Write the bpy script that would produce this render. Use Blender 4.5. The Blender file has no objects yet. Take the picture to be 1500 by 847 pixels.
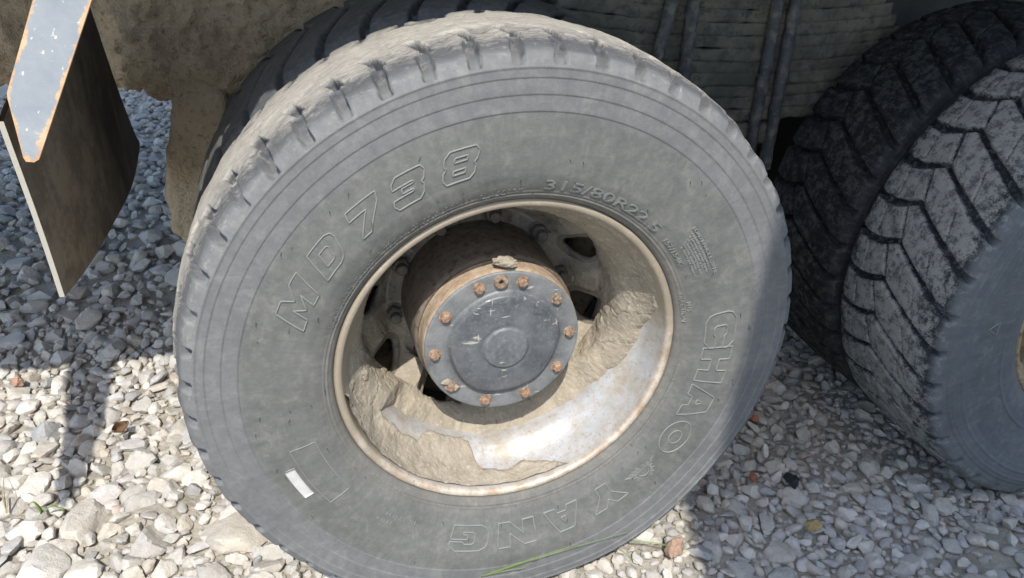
import bpy, bmesh, math, random
import numpy as np
from mathutils import Vector, noise, Matrix
R = math.radians
PI = math.pi
rng = np.random.default_rng(7)
random.seed(7)
scene = bpy.context.scene
col = scene.collection

# ------------------------------------------------------------------ camera
CAM = np.array([-.3335, -1.0278, 1.2209])
YAW, PITCH, ROLL, FPX = .3046, .4890, .0689, 1108.85
cy, sy, cp, sp = math.cos(YAW), math.sin(YAW), math.cos(PITCH), math.sin(PITCH)
fwd = np.array([sy*cp, cy*cp, -sp]); rt = np.array([cy, -sy, 0]); up = np.cross(rt, fwd)
cr, sr = math.cos(ROLL), math.sin(ROLL)
rt2 = cr*rt + sr*up; up2 = -sr*rt + cr*up
cam = bpy.data.cameras.new('camera'); cam_o = bpy.data.objects.new('camera', cam); col.objects.link(cam_o)
M = Matrix(((rt2[0], up2[0], -fwd[0], CAM[0]), (rt2[1], up2[1], -fwd[1], CAM[1]), (rt2[2], up2[2], -fwd[2], CAM[2]), (0, 0, 0, 1)))
cam_o.matrix_world = M
cam.sensor_fit = 'HORIZONTAL'; cam.sensor_width = 36; cam.lens = FPX/1500*36
cam.clip_start = .05; cam.clip_end = 400
scene.camera = cam_o

def pix(x, y, ax=2, v=0.):
    d = fwd + (x-750)/FPX*rt2 - (y-423.5)/FPX*up2
    return CAM + (v-CAM[ax])/d[ax]*d
def proj(P):
    d = np.asarray(P, float)-CAM; z = d@fwd
    return 750+FPX*(d@rt2)/z, 423.5-FPX*(d@up2)/z

# ------------------------------------------------------------------ light
LIGHT = Vector((.28, 1., -1.45)).normalized()
ELEV = math.asin(-LIGHT.z); AZ = math.atan2(-LIGHT.x, -LIGHT.y)
world = bpy.data.worlds.new('World'); scene.world = world; world.use_nodes = True
wn = world.node_tree; wn.nodes.clear()
sky = wn.nodes.new('ShaderNodeTexSky'); sky.sky_type = 'NISHITA'; sky.sun_disc = False
sky.sun_elevation = ELEV; sky.sun_rotation = AZ; sky.air_density = 1.0; sky.dust_density = 1.2; sky.ozone_density = 1.0
bg = wn.nodes.new('ShaderNodeBackground'); bg.inputs[1].default_value = .15
wo = wn.nodes.new('ShaderNodeOutputWorld')
wn.links.new(sky.outputs[0], bg.inputs[0]); wn.links.new(bg.outputs[0], wo.inputs[0])
sun = bpy.data.lights.new('sun', 'SUN'); sun.energy = 2.5; sun.angle = R(.53); sun.color = (1., .955, .885)
sun_o = bpy.data.objects.new('sun', sun); col.objects.link(sun_o)
sun_o.rotation_euler = LIGHT.to_track_quat('-Z', 'Y').to_euler(); sun_o.location = (-2, -6, 8)
vs = scene.view_settings
vs.view_transform = 'Standard'; vs.look = 'None'; vs.gamma = 1; vs.exposure = 1.08; vs.use_curve_mapping = False

# ------------------------------------------------------------------ helpers
def mesh_np(name, verts, faces, smooth=True):
    verts = np.asarray(verts, np.float32).reshape(-1, 3); faces = np.asarray(faces, np.int32)
    me = bpy.data.meshes.new(name); k = faces.shape[1]; n = len(faces)
    me.vertices.add(len(verts)); me.vertices.foreach_set('co', verts.ravel())
    me.loops.add(n*k); me.loops.foreach_set('vertex_index', faces.ravel())
    me.polygons.add(n); me.polygons.foreach_set('loop_start', np.arange(0, n*k, k, dtype=np.int32))
    me.polygons.foreach_set('loop_total', np.full(n, k, np.int32))
    me.update(calc_edges=True); me.validate()
    me.polygons.foreach_set('use_smooth', np.full(len(me.polygons), smooth))
    return me
def grid_faces(nu, nv, wrap_u=False, wrap_v=False):
    iu = np.arange(nu if wrap_u else nu-1); iv = np.arange(nv if wrap_v else nv-1)
    a, b = np.meshgrid(iu, iv, indexing='ij'); a = a.ravel(); b = b.ravel()
    a2 = (a+1) % nu; b2 = (b+1) % nv
    return np.stack([a*nv+b, a2*nv+b, a2*nv+b2, a*nv+b2], 1)
def ob(name, me, mat=None, parent=None, loc=None):
    o = bpy.data.objects.new(name, me); col.objects.link(o)
    if mat is not None: me.materials.append(mat)
    if parent is not None: o.parent = parent
    if loc is not None: o.location = loc
    return o
def empty(name, loc=(0, 0, 0), parent=None):
    o = bpy.data.objects.new(name, None); col.objects.link(o); o.location = loc; o.parent = parent
    o.empty_display_size = .1
    return o
def tag(o, label=None, cat=None, group=None, kind=None):
    for k, v in (('label', label), ('category', cat), ('group', group), ('kind', kind)):
        if v: o[k] = v
    return o
def ss(a, b, x):
    t = np.clip((x-a)/(b-a), 0, 1); return t*t*(3-2*t)
def lathe(prof, n, name, smooth=True, closed=False):
    p = np.asarray(prof, float); th = np.arange(n)/n*2*PI
    V = np.stack([p[None, :, 0]*np.cos(th)[:, None], np.repeat(p[None, :, 1], n, 0), p[None, :, 0]*np.sin(th)[:, None]], -1)
    return mesh_np(name, V, grid_faces(n, len(p), True, closed), smooth)
def bm_mesh(name, bm, smooth=False):
    me = bpy.data.meshes.new(name); bm.to_mesh(me); bm.free()
    for p in me.polygons: p.use_smooth = smooth
    return me
def resample(P, step):
    P = np.asarray(P, float); out = [P[0]]
    for a, b in zip(P[:-1], P[1:]):
        n = max(1, int(math.ceil(np.linalg.norm(b-a)/step)))
        for i in range(1, n+1): out.append(a+(b-a)*i/n)
    return np.array(out)
# cheap vectorised value noise (seeded) --------------------------------
_perm = np.random.default_rng(3).random((64, 64, 64)).astype(np.float32)
def vnoise(P):
    P = np.asarray(P, float); i = np.floor(P).astype(int); f = P-i; f = f*f*(3-2*f)
    r = 0
    for dx in (0, 1):
        for dy in (0, 1):
            for dz in (0, 1):
                w = (f[..., 0] if dx else 1-f[..., 0])*(f[..., 1] if dy else 1-f[..., 1])*(f[..., 2] if dz else 1-f[..., 2])
                r = r+w*_perm[(i[..., 0]+dx) % 64, (i[..., 1]+dy) % 64, (i[..., 2]+dz) % 64]
    return r-.5
def fbm(P, freq, octv=4, gain=.5):
    P = np.asarray(P, float); r = 0; a = 1
    for k in range(octv):
        r = r+a*vnoise(P*freq+17.3*k); freq *= 2.03; a *= gain
    return r

# ------------------------------------------------------------------ materials
def new_mat(name):
    m = bpy.data.materials.new(name); m.use_nodes = True; nt = m.node_tree; nt.nodes.clear()
    out = nt.nodes.new('ShaderNodeOutputMaterial'); b = nt.nodes.new('ShaderNodeBsdfPrincipled')
    nt.links.new(b.outputs[0], out.inputs[0])
    return m, nt, b
class NT:
    def __init__(s, nt): s.nt = nt
    def node(s, t, **kw):
        n = s.nt.nodes.new(t)
        for k, v in kw.items(): setattr(n, k, v)
        return n
    def link(s, a, b): s.nt.links.new(a, b)
    def coord(s, which='Object'):
        if not hasattr(s, '_tc'): s._tc = s.node('ShaderNodeTexCoord')
        return s._tc.outputs[which]
    def noise(s, scale, detail=4, rough=.6, vec=None, dist=0):
        n = s.node('ShaderNodeTexNoise'); n.inputs['Scale'].default_value = scale; n.inputs['Detail'].default_value = detail
        n.inputs['Roughness'].default_value = rough; n.inputs['Distortion'].default_value = dist
        s.link(vec if vec is not None else s.coord(), n.inputs['Vector']); return n.outputs['Fac']
    def vor(s, scale, feat='F1', vec=None):
        n = s.node('ShaderNodeTexVoronoi', feature=feat); n.inputs['Scale'].default_value = scale
        s.link(vec if vec is not None else s.coord(), n.inputs['Vector']); return n.outputs['Distance']
    def ramp(s, fac, stops):
        n = s.node('ShaderNodeValToRGB'); e = n.color_ramp.elements
        while len(e) < len(stops): e.new(.5)
        for x, (p, c) in zip(e, stops):
            x.position = p; x.color = (c if len(c) == 4 else (*c, 1)) if not isinstance(c, (int, float)) else (c, c, c, 1)
        s.link(fac, n.inputs[0]); return n.outputs[0]
    def mix(s, fac, a, b, blend='MIX'):
        n = s.node('ShaderNodeMix', data_type='RGBA', blend_type=blend)
        for v, i in ((fac, 0), (a, 6), (b, 7)):
            if isinstance(v, (int, float)): n.inputs[i].default_value = v
            elif isinstance(v, tuple): n.inputs[i].default_value = (*v, 1)
            else: s.link(v, n.inputs[i])
        return n.outputs[2]
    def math(s, op, a, b=None, clamp=False):
        n = s.node('ShaderNodeMath', operation=op); n.use_clamp = clamp
        for v, i in ((a, 0), (b, 1)):
            if v is None: continue
            if isinstance(v, (int, float)): n.inputs[i].default_value = v
            else: s.link(v, n.inputs[i])
        return n.outputs[0]
    def rng(s, v, a, b, c=0., d=1.):
        n = s.node('ShaderNodeMapRange'); n.inputs[1].default_value = a; n.inputs[2].default_value = b
        n.inputs[3].default_value = c; n.inputs[4].default_value = d; s.link(v, n.inputs[0]); return n.outputs[0]
    def bump(s, h, strength, dist, bsdf, prev=None):
        n = s.node('ShaderNodeBump'); n.inputs['Strength'].default_value = strength; n.inputs['Distance'].default_value = dist
        s.link(h, n.inputs['Height'])
        if prev is not None: s.link(prev, n.inputs['Normal'])
        s.link(n.outputs[0], bsdf.inputs['Normal']); return n.outputs[0]

def mat_rubber(name, side, side2, ring, dust, dustamt=1., tread0=.527, tread1=.540, spec=.35, mott=.16, iso=False, under=(.07, .073, .075)):
    m, nt, b = new_mat(name); g = NT(nt)
    sep = g.node('ShaderNodeSeparateXYZ'); g.link(g.coord(), sep.inputs[0])
    rr = g.math('SQRT', g.math('ADD', g.math('MULTIPLY', sep.outputs[0], sep.outputs[0]), g.math('MULTIPLY', sep.outputs[2], sep.outputs[2])))
    n1 = g.noise(8, 8, .72); n2 = g.noise(60, 5, .7); n3 = g.noise(260, 3, .7); n4 = g.noise(22, 6, .75, dist=.6)
    c = g.mix(g.ramp(n1, [(.35, 0.), (.68, 1.)]), side, side2)
    rg = g.math('MULTIPLY', g.rng(rr, .432, .446), g.rng(n1, .2, .7, .4, 1.))
    c = g.mix(rg, c, ring)
    # bead area slightly browner
    c = g.mix(g.math('MULTIPLY', g.rng(rr, .335, .302), .35), c, (.17, .15, .12))
    c = g.mix(g.math('MULTIPLY', g.ramp(n2, [(.45, 0.), (.75, 1.)]), .10), c, dust)
    c = g.mix(g.math('MULTIPLY', g.ramp(n4, [(.52, 0.), (.66, 1.)]), mott), c, dust)
    dk = g.ramp(n4, [(.34, 1.), (.46, 0.)]); c = g.mix(g.math('MULTIPLY', dk, .14), c, (side[0]*.45, side[1]*.45, side[2]*.45))
    c = g.mix(g.math('MULTIPLY', g.rng(rr, .500, .512), g.rng(g.math('ADD', sep.outputs[1], g.rng(n4, .3, .7, -.004, .004)), -.021, -.009)), c, under)
    # dried mud rubbed onto the running surface, with a worn, streaky edge
    stretch = g.node('ShaderNodeMapping'); stretch.inputs['Scale'].default_value = (1, 2.5, 1); g.link(g.coord(), stretch.inputs[0])
    ns = g.noise(44, 9, .85) if iso else g.noise(46, 9, .82, vec=stretch.outputs[0], dist=.7)
    td = g.math('ADD', g.rng(rr, tread0, tread1, 0., 1.), g.rng(ns, .43 if iso else .3, .57 if iso else .7, -.75 if iso else -.70, .45 if iso else .45), True)
    td = g.math('MULTIPLY', td, g.rng(rr, .500, .520, .08, 1.))
    c = g.mix(g.math('MULTIPLY', td, dustamt), c, dust)
    # fine straight scuffs running round the sidewall
    ang = g.math('ARCTAN2', sep.outputs[2], sep.outputs[0]); pv = g.node('ShaderNodeCombineXYZ'); g.link(g.math('MULTIPLY', ang, 1.3), pv.inputs[0]); g.link(g.math('MULTIPLY', rr, 130.), pv.inputs[1])
    sc = g.ramp(g.noise(2.2, 4, .7, vec=pv.outputs[0]), [(.62, 0.), (.74, 1.)])
    c = g.mix(g.math('MULTIPLY', sc, .22), c, (.30, .30, .29))
    pv2 = g.node('ShaderNodeCombineXYZ'); g.link(g.math('MULTIPLY', ang, 26.), pv2.inputs[0]); g.link(g.math('MULTIPLY', rr, 7.), pv2.inputs[1])
    rs_ = g.noise(1.6, 6, .75, vec=pv2.outputs[0]); c = g.mix(g.math('MULTIPLY', g.ramp(rs_, [(.50, 0.), (.72, 1.)]), .14), c, (.26, .255, .235))
    c = g.mix(g.math('MULTIPLY', g.ramp(rs_, [(.30, 1.), (.46, 0.)]), .15), c, (side[0]*.6, side[1]*.6, side[2]*.6))
    spk = g.ramp(g.noise(330, 2, .5), [(.70, 0.), (.76, 1.)]); c = g.mix(g.math('MULTIPLY', spk, .15), c, (.36, .35, .32))
    g.link(c, b.inputs['Base Color'])
    b.inputs['Roughness'].default_value = .82; b.inputs['Specular IOR Level'].default_value = spec
    h = g.math('ADD', g.math('MULTIPLY', n2, 1.), g.math('MULTIPLY', n3, .6))
    p = g.bump(h, .35, .002, b)
    rough_t = g.math('MULTIPLY', ns, g.rng(rr, .516, .53))
    g.bump(rough_t, .8, .008, b, p)
    return m
def mat_simple(name, c1, c2, scale=20, rough=.8, bump=.3, dist=.002, c3=None, scale3=60, lo3=.55, hi3=.65, metal=0., detail=5):
    m, nt, b = new_mat(name); g = NT(nt)
    n1 = g.noise(scale, detail, .65); c = g.mix(g.ramp(n1, [(.35, 0.), (.65, 1.)]), c1, c2)
    n2 = g.noise(scale3, 5, .7)
    if c3: c = g.mix(g.ramp(n2, [(lo3, 0.), (hi3, 1.)]), c, c3)
    g.link(c, b.inputs['Base Color']); b.inputs['Roughness'].default_value = rough; b.inputs['Metallic'].default_value = metal
    if bump: g.bump(g.math('ADD', n1, n2), bump, dist, b)
    return m

m_tyre = mat_rubber('dusty_rubber', (.100, .103, .099), (.144, .146, .138), (.142, .146, .150), (.52, .485, .42), 1., .527, .5395, .35, .10, False, (.105, .108, .113))
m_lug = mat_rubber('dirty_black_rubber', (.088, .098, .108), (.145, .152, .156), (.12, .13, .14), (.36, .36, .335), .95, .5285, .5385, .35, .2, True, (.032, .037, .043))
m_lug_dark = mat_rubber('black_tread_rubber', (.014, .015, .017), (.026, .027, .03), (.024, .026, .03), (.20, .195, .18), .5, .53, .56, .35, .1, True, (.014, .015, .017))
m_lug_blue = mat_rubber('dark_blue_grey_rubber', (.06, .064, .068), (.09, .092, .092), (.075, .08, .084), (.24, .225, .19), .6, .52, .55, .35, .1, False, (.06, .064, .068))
m_rust = mat_simple('rusty_hub_steel', (.29, .205, .135), (.40, .315, .225), 55, .9, .6, .002, (.20, .11, .065), 90, .55, .7)
m_boltrust = mat_simple('rusty_bolt_steel', (.27, .145, .08), (.40, .27, .18), 160, .9, .7, .0015, (.12, .06, .035), 240, .5, .65)
_g = NT(m_boltrust.node_tree); _b = [n for n in m_boltrust.node_tree.nodes if n.type == 'BSDF_PRINCIPLED'][0]; _src = _b.inputs['Base Color'].links[0].from_socket
_oi = _g.node('ShaderNodeObjectInfo'); _c = _g.mix(_g.rng(_oi.outputs['Random'], .2, 1., 0., .75), _src, _g.mix(_g.ramp(_g.noise(130, 5, .7), [(.4, 0.), (.6, 1.)]), (.085, .055, .038), (.33, .27, .20)))
_g.link(_c, _b.inputs['Base Color'])
m_hub = mat_simple('grimy_hub_steel', (.135, .108, .083), (.20, .162, .125), 30, .88, .5, .003, (.085, .064, .047), 70, .5, .65)
m_nut = mat_simple('grimy_nut_steel', (.10, .09, .075), (.18, .16, .13), 60, .8, .5, .002)
def mat_cover():
    m, nt, b = new_mat('scratched_black_paint'); g = NT(nt)
    n1 = g.noise(14, 7, .75); n2 = g.noise(130, 6, .75); n3 = n1
    c = g.mix(g.ramp(n1, [(.35, 0.), (.7, 1.)]), (.060, .066, .075), (.145, .151, .156))
    c = g.mix(g.math('MULTIPLY', g.ramp(n2, [(.52, 0.), (.72, 1.)]), .35), c, (.33, .31, .27))
    sep = g.node('ShaderNodeSeparateXYZ'); g.link(g.coord(), sep.inputs[0])
    rr = g.math('SQRT', g.math('ADD', g.math('MULTIPLY', sep.outputs[0], sep.outputs[0]), g.math('MULTIPLY', sep.outputs[2], sep.outputs[2])))
    fl_ = g.math('MULTIPLY', g.rng(rr, .098, .112), g.rng(g.noise(26, 7, .8), .35, .65, .15, .75)); c = g.mix(fl_, c, (.25, .255, .25))
    bs = g.math('MULTIPLY', g.rng(rr, .041, .036), g.rng(n2, .35, .65, .05, .35)); c = g.mix(bs, c, (.24, .25, .255))
    st = g.node('ShaderNodeMapping'); st.inputs['Scale'].default_value = (14, 60, 60); st.inputs['Rotation'].default_value = (0, .9, 0); g.link(g.coord(), st.inputs[0])
    ns = g.noise(1.6, 3, .6, vec=st.outputs[0]); s1 = g.ramp(ns, [(.66, 0.), (.69, 1.)])
    st2 = g.node('ShaderNodeMapping'); st2.inputs['Scale'].default_value = (70, 60, 10); st2.inputs['Rotation'].default_value = (0, .5, 0); g.link(g.coord(), st2.inputs[0])
    ns2 = g.noise(1.4, 3, .6, vec=st2.outputs[0]); s2 = g.ramp(ns2, [(.67, 0.), (.71, 1.)])
    s = g.math('MAXIMUM', s1, s2)
    c = g.mix(g.math('MULTIPLY', s, .75), c, (.44, .42, .36))
    g.link(c, b.inputs['Base Color']); b.inputs['Roughness'].default_value = .5
    g.link(g.rng(n1, .3, .7, .34, .6), b.inputs['Roughness'])
    g.bump(n2, .25, .0015, b)
    return m
m_cover = mat_cover()
def mat_rim():
    m, nt, b = new_mat('dusty_silver_rim_paint'); g = NT(nt)
    sep = g.node('ShaderNodeSeparateXYZ'); g.link(g.coord(), sep.inputs[0])
    n1 = g.noise(9, 5, .65); n2 = g.noise(90, 5, .7); n3 = g.noise(34, 4, .7)
    c = g.mix(g.ramp(n1, [(.3, 0.), (.7, 1.)]), (.40, .41, .425), (.50, .505, .51))
    c = g.mix(g.ramp(n2, [(.62, 0.), (.7, 1.)]), c, (.20, .17, .13))
    # rusty, dusty lip (rolled edge is bare and weathered)
    lip = g.rng(sep.outputs[1], .012, .001)
    lipc = g.mix(g.ramp(n3, [(.45, 0.), (.68, 1.)]), (.60, .53, .44), (.40, .265, .17))
    c = g.mix(lip, c, lipc)
    # dust film: everywhere except the lower arc washed clean
    up_ = g.rng(g.math('ADD', sep.outputs[2], g.math('MULTIPLY', sep.outputs[0], -.35)), -.13, .02)
    film = g.math('MULTIPLY', g.ramp(g.noise(26, 8, .8), [(.40, 0.), (.62, 1.)]), .8)
    f = g.math('ADD', g.math('ADD', g.math('MULTIPLY', up_, .8), film), g.rng(n1, .4, .75, -.12, .3), True)
    c = g.mix(f, c, (.34, .29, .22))
    sp_ = g.ramp(g.noise(120, 4, .7), [(.60, 0.), (.65, 1.)]); c = g.mix(g.math('MULTIPLY', sp_, .8), c, (.30, .255, .19))
    g.link(c, b.inputs['Base Color']); b.inputs['Roughness'].default_value = .42; b.inputs['Metallic'].default_value = .2
    g.bump(n2, .3, .0015, b)
    return m
m_rim = mat_rim()
m_disc = mat_simple('grimy_disc_paint', (.17, .15, .12), (.26, .23, .18), 14, .85, .4, .003, (.10, .09, .075), 40, .5, .65)
m_mud = mat_simple('dry_mud', (.27, .232, .175), (.36, .312, .24), 22, .97, .8, .0045, (.43, .385, .305), 130, .54, .70)
m_mud_dark = mat_simple('caked_chassis_mud', (.36, .285, .185), (.48, .39, .27), 9, .97, 1., .018, (.20, .155, .10), 75, .54, .70)
m_spring = mat_simple('muddy_spring_steel', (.085, .08, .062), (.19, .175, .13), 8, .92, .9, .004, (.075, .072, .06), 40, .48, .62)
m_ubolt = mat_simple('dark_ubolt_steel', (.045, .048, .054), (.09, .09, .09), 30, .7, .4, .002, (.17, .158, .12), 26, .48, .62)
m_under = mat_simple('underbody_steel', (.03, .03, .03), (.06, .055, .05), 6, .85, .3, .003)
m_white = mat_simple('white_sticker', (.44, .44, .42), (.54, .53, .51), 60, .6, .1, .001, (.4, .38, .34), 200, .62, .75)
m_bracket = None
def mat_bracket():
    m, nt, b = new_mat('grey_painted_steel_rusty_edges'); g = NT(nt)
    n1 = g.noise(9, 6, .7); n2 = g.noise(34, 7, .75); n3 = g.noise(110, 3, .6)
    c = g.mix(g.ramp(n1, [(.35, 0.), (.7, 1.)]), (.25, .28, .31), (.36, .385, .40))
    c = g.mix(g.ramp(n3, [(.64, 0.), (.70, 1.)]), c, (.66, .64, .58))
    at = g.node('ShaderNodeAttribute', attribute_name='edge')
    e = g.math('ADD', at.outputs['Fac'], g.rng(n2, .32, .68, -.7, .45), True)
    rc = g.mix(g.ramp(n2, [(.4, 0.), (.6, 1.)]), (.50, .27, .13), (.62, .44, .28))
    c = g.mix(g.ramp(e, [(.45, 0.), (.7, 1.)]), c, rc)
    g.link(c, b.inputs['Base Color']); b.inputs['Roughness'].default_value = .55
    g.bump(n2, .3, .001, b); return m
m_bracket = mat_bracket()
def mat_flap():
    m, nt, b = new_mat('muddy_rubber_flap'); g = NT(nt)
    sep = g.node('ShaderNodeSeparateXYZ'); g.link(g.coord(), sep.inputs[0])
    st = g.node('ShaderNodeMapping'); st.inputs['Scale'].default_value = (1, 2.2, 1.); st.inputs['Rotation'].default_value = (.25, 0, 0); g.link(g.coord(), st.inputs[0])
    n1 = g.noise(6, 8, .72, vec=st.outputs[0]); n2 = g.noise(70, 6, .75)
    f = g.math('ADD', g.rng(sep.outputs[1], .30, .52, 1., 0.), g.rng(n1, .3, .7, -.45, .45), True)  # brown mud near; far half darkened, the load body's shade put into the colour
    c = g.mix(f, (.045, .033, .024), (.26, .21, .145))
    bl = g.ramp(g.noise(17, 8, .75), [(.42, 1.), (.56, 0.)]); c = g.mix(g.math('MULTIPLY', bl, .55), c, (.07, .052, .037))
    c = g.mix(g.math('MULTIPLY', g.ramp(n2, [(.6, 0.), (.75, 1.)]), .5), c, (.22, .19, .14))
    ed = g.node('ShaderNodeAttribute', attribute_name='edge')
    c = g.mix(ed.outputs['Fac'], c, (.42, .395, .33))  # sunlit edge painted paler than the face
    g.link(c, b.inputs['Base Color']); b.inputs['Roughness'].default_value = .8
    g.bump(n2, .4, .002, b); return m
m_flap = mat_flap()

# ------------------------------------------------------------------ ground
def sandy(x, y):
    "height of packed sand that partly buries the stones"
    def hump(px, py, rx, ry):
        P = pix(px, py); return np.exp(-(((x-P[0])/rx)**2+((y-P[1])/ry)**2))
    return .030*hump(1485, 795, .15, .08)+.026*hump(240, 742, .09, .055)+.016*hump(640, 870, .2, .05)
def ground_h(x, y):
    P = np.stack([x, y, 0*x], -1)
    return -.024+.012*fbm(P, 2.2, 3)+.006*fbm(P, 24, 3)+sandy(x, y)*(1+.25*fbm(P, 40, 3))
xs = np.concatenate([np.linspace(-60, -3, 24)[:-1], np.linspace(-3, 3, 400), np.linspace(3, 60, 24)[1:]])
ys = np.concatenate([np.linspace(-60, -1.5, 20)[:-1], np.linspace(-1.5, 5, 420), np.linspace(5, 60, 24)[1:]])
X, Y = np.meshgrid(xs, ys, indexing='ij')
Z = ground_h(X, Y)
m_ground, nt, b = new_mat('sandy_dirt'); g = NT(nt)
n1 = g.noise(6, 5, .6); n2 = g.noise(90, 6, .75); vv = g.vor(70)
c = g.mix(g.ramp(n1, [(.35, 0.), (.65, 1.)]), (.33, .295, .235), (.42, .385, .32))
c = g.mix(g.ramp(n2, [(.5, 0.), (.7, 1.)]), c, (.48, .45, .39))
g.link(c, b.inputs['Base Color']); b.inputs['Roughness'].default_value = .95
g.bump(g.math('ADD', n2, g.math('MULTIPLY', vv, .5)), .8, .01, b)
ground = ob('ground', mesh_np('ground', np.stack([X, Y, Z], -1), grid_faces(len(xs), len(ys))), m_ground)
tag(ground, kind='structure')

# ------------------------------------------------------------------ truck
truck = tag(empty('truck', (0, 0, 0)), 'muddy heavy truck standing on gravel, with dual rear wheels and mud flap', 'truck')
AX = .505

# main tyre profile ---------------------------------------------------
def side_y(r):
    r = np.asarray(r, float)
    y = np.interp(r, [.298, .300, .304, .312, .325, .345, .37, .40, .43, .47, .50, .5035], [.004, -.004, -.0085, -.013, -.0205, -.0268, -.0300, -.0312, -.0310, -.0295, -.0272, -.0268])
    for q in (.440, .464, .487): y = y-.0013*ss(q-.0007, q+.0005, r)
    y = y-.0013*np.exp(-((r-.5015)/.0020)**2)-.0022*np.exp(-((r-.309)/.0014)**2)
    y = y-.0012*np.exp(-((r-.3145)/.0012)**2)
    return y
rs = np.concatenate([np.linspace(.298, .318, 14)[:-1], np.linspace(.318, .432, 26)[:-1], np.linspace(.432, .5035, 66)])
prof_side = np.stack([rs, side_y(rs)], 1)
sh = np.array([(.5035, side_y(.5035)), (.510, -.0275), (.517, -.0225), (.5235, -.0135), (.528, -.003), (.5315, .010), (.5345, .026), (.537, .05), (.5395, .09), (.5403, .13)])
def arc_resample(P, step):
    d = np.r_[0, np.cumsum(np.linalg.norm(np.diff(P, axis=0), axis=1))]; n = int(d[-1]/step)
    t = np.linspace(0, d[-1], n+1); Q = np.stack([np.interp(t, d, P[:, 0]), np.interp(t, d, P[:, 1])], 1)
    for _ in range(4): Q[1:-1] = .25*Q[:-2]+.5*Q[1:-1]+.25*Q[2:]
    return Q
sh = arc_resample(sh, .0022)
half = np.concatenate([prof_side, sh[1:]])
other = half[::-1].copy()[1:]; other[:, 1] = .26-other[:, 1]; other = other[::2]
prof = np.concatenate([half, other])
NP_ = 52; NA = NP_*26
def squash(V, axis_h=AX, bulge=.014):
    "flatten the contact patch and let the lower sidewalls bulge"
    z = V[..., 2]+axis_h; low = -.012
    zz = np.where(z < low+.02, low+.02*np.exp((np.minimum(z, low+.02)-low-.02)/.02), z)
    k = ss(.26, .04, z); mid = .13; s = np.sign(V[..., 1]-mid)
    rr = np.hypot(V[..., 0], V[..., 2])
    V[..., 1] += s*bulge*k*ss(.32, .42, rr)*ss(.03, .1, np.abs(V[..., 1]-mid))
    V[..., 2] = zz-axis_h
    return V
def build_main_tyre():
    th = np.arange(NA)/NA*2*PI
    r = np.repeat(prof[None, :, 0], NA, 0); y = np.repeat(prof[None, :, 1], NA, 0); T = np.repeat(th[:, None], len(prof), 1)
    pr = np.gradient(prof[:, 0]); py = np.gradient(prof[:, 1]); L = np.hypot(pr, py)+1e-9
    nr = (-py/L)*-1; ny = (pr/L)*-1                      # outward normal in (r, y)
    sg = np.sign(nr*(prof[:, 0]-.42)+ny*(prof[:, 1]-.13)); nr = nr*sg; ny = ny*sg
    P = np.stack([r*np.cos(T), y, r*np.sin(T)], -1)
    ph = (np.degrees(T)-93.3)/360*NP_
    wob = .02*np.sin(ph*1.7)
    u = (ph+wob+.5) % 1-.5                                # -0.5..0.5 inside one pitch (65 mm)
    arc = u*.0655
    dist = np.minimum(y, .26-y)
    # scooped notch on the shoulder
    m1 = ss(.0100, .0082, np.abs(arc-(.524-r)*.12))*ss(.5050, .5068, r)*ss(.024, .016, dist)
    cut = .0165*m1*(1+.25*np.sin(ph*2.3+1))
    # worn slanted slot on the running surface
    sl = arc-.35*(dist-.05)
    m2 = ss(.0095, .0078, np.abs(sl))*ss(.022, .025, dist)*ss(.072, .068, dist)*(r > .52)
    cut += .021*m2
    # small raised arrow panels between notches: thin step
    m3 = ss(.0025, .0015, np.abs(np.abs(arc-.0325)-.012))*0
    tr = ss(.515, .532, r)
    cut += tr*(.0028*fbm(P*np.array([1, .6, 1]), 30, 4)+.0015*np.abs(fbm(P, 90, 2)))
    cut += .0012*fbm(P, 9, 2)*ss(.31, .35, r)
    # chunked, chipped tread edge
    chip = ss(.12, .3, fbm(P, 16, 3))*ss(.518, .53, r)
    cut += .004*chip
    r2 = r-cut*nr[None]; y2 = y-cut*ny[None]
    V = np.stack([r2*np.cos(T), y2, r2*np.sin(T)], -1)
    return mesh_np('tyre', squash(V), grid_faces(NA, len(prof), True))
tyre_main = build_main_tyre()

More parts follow.
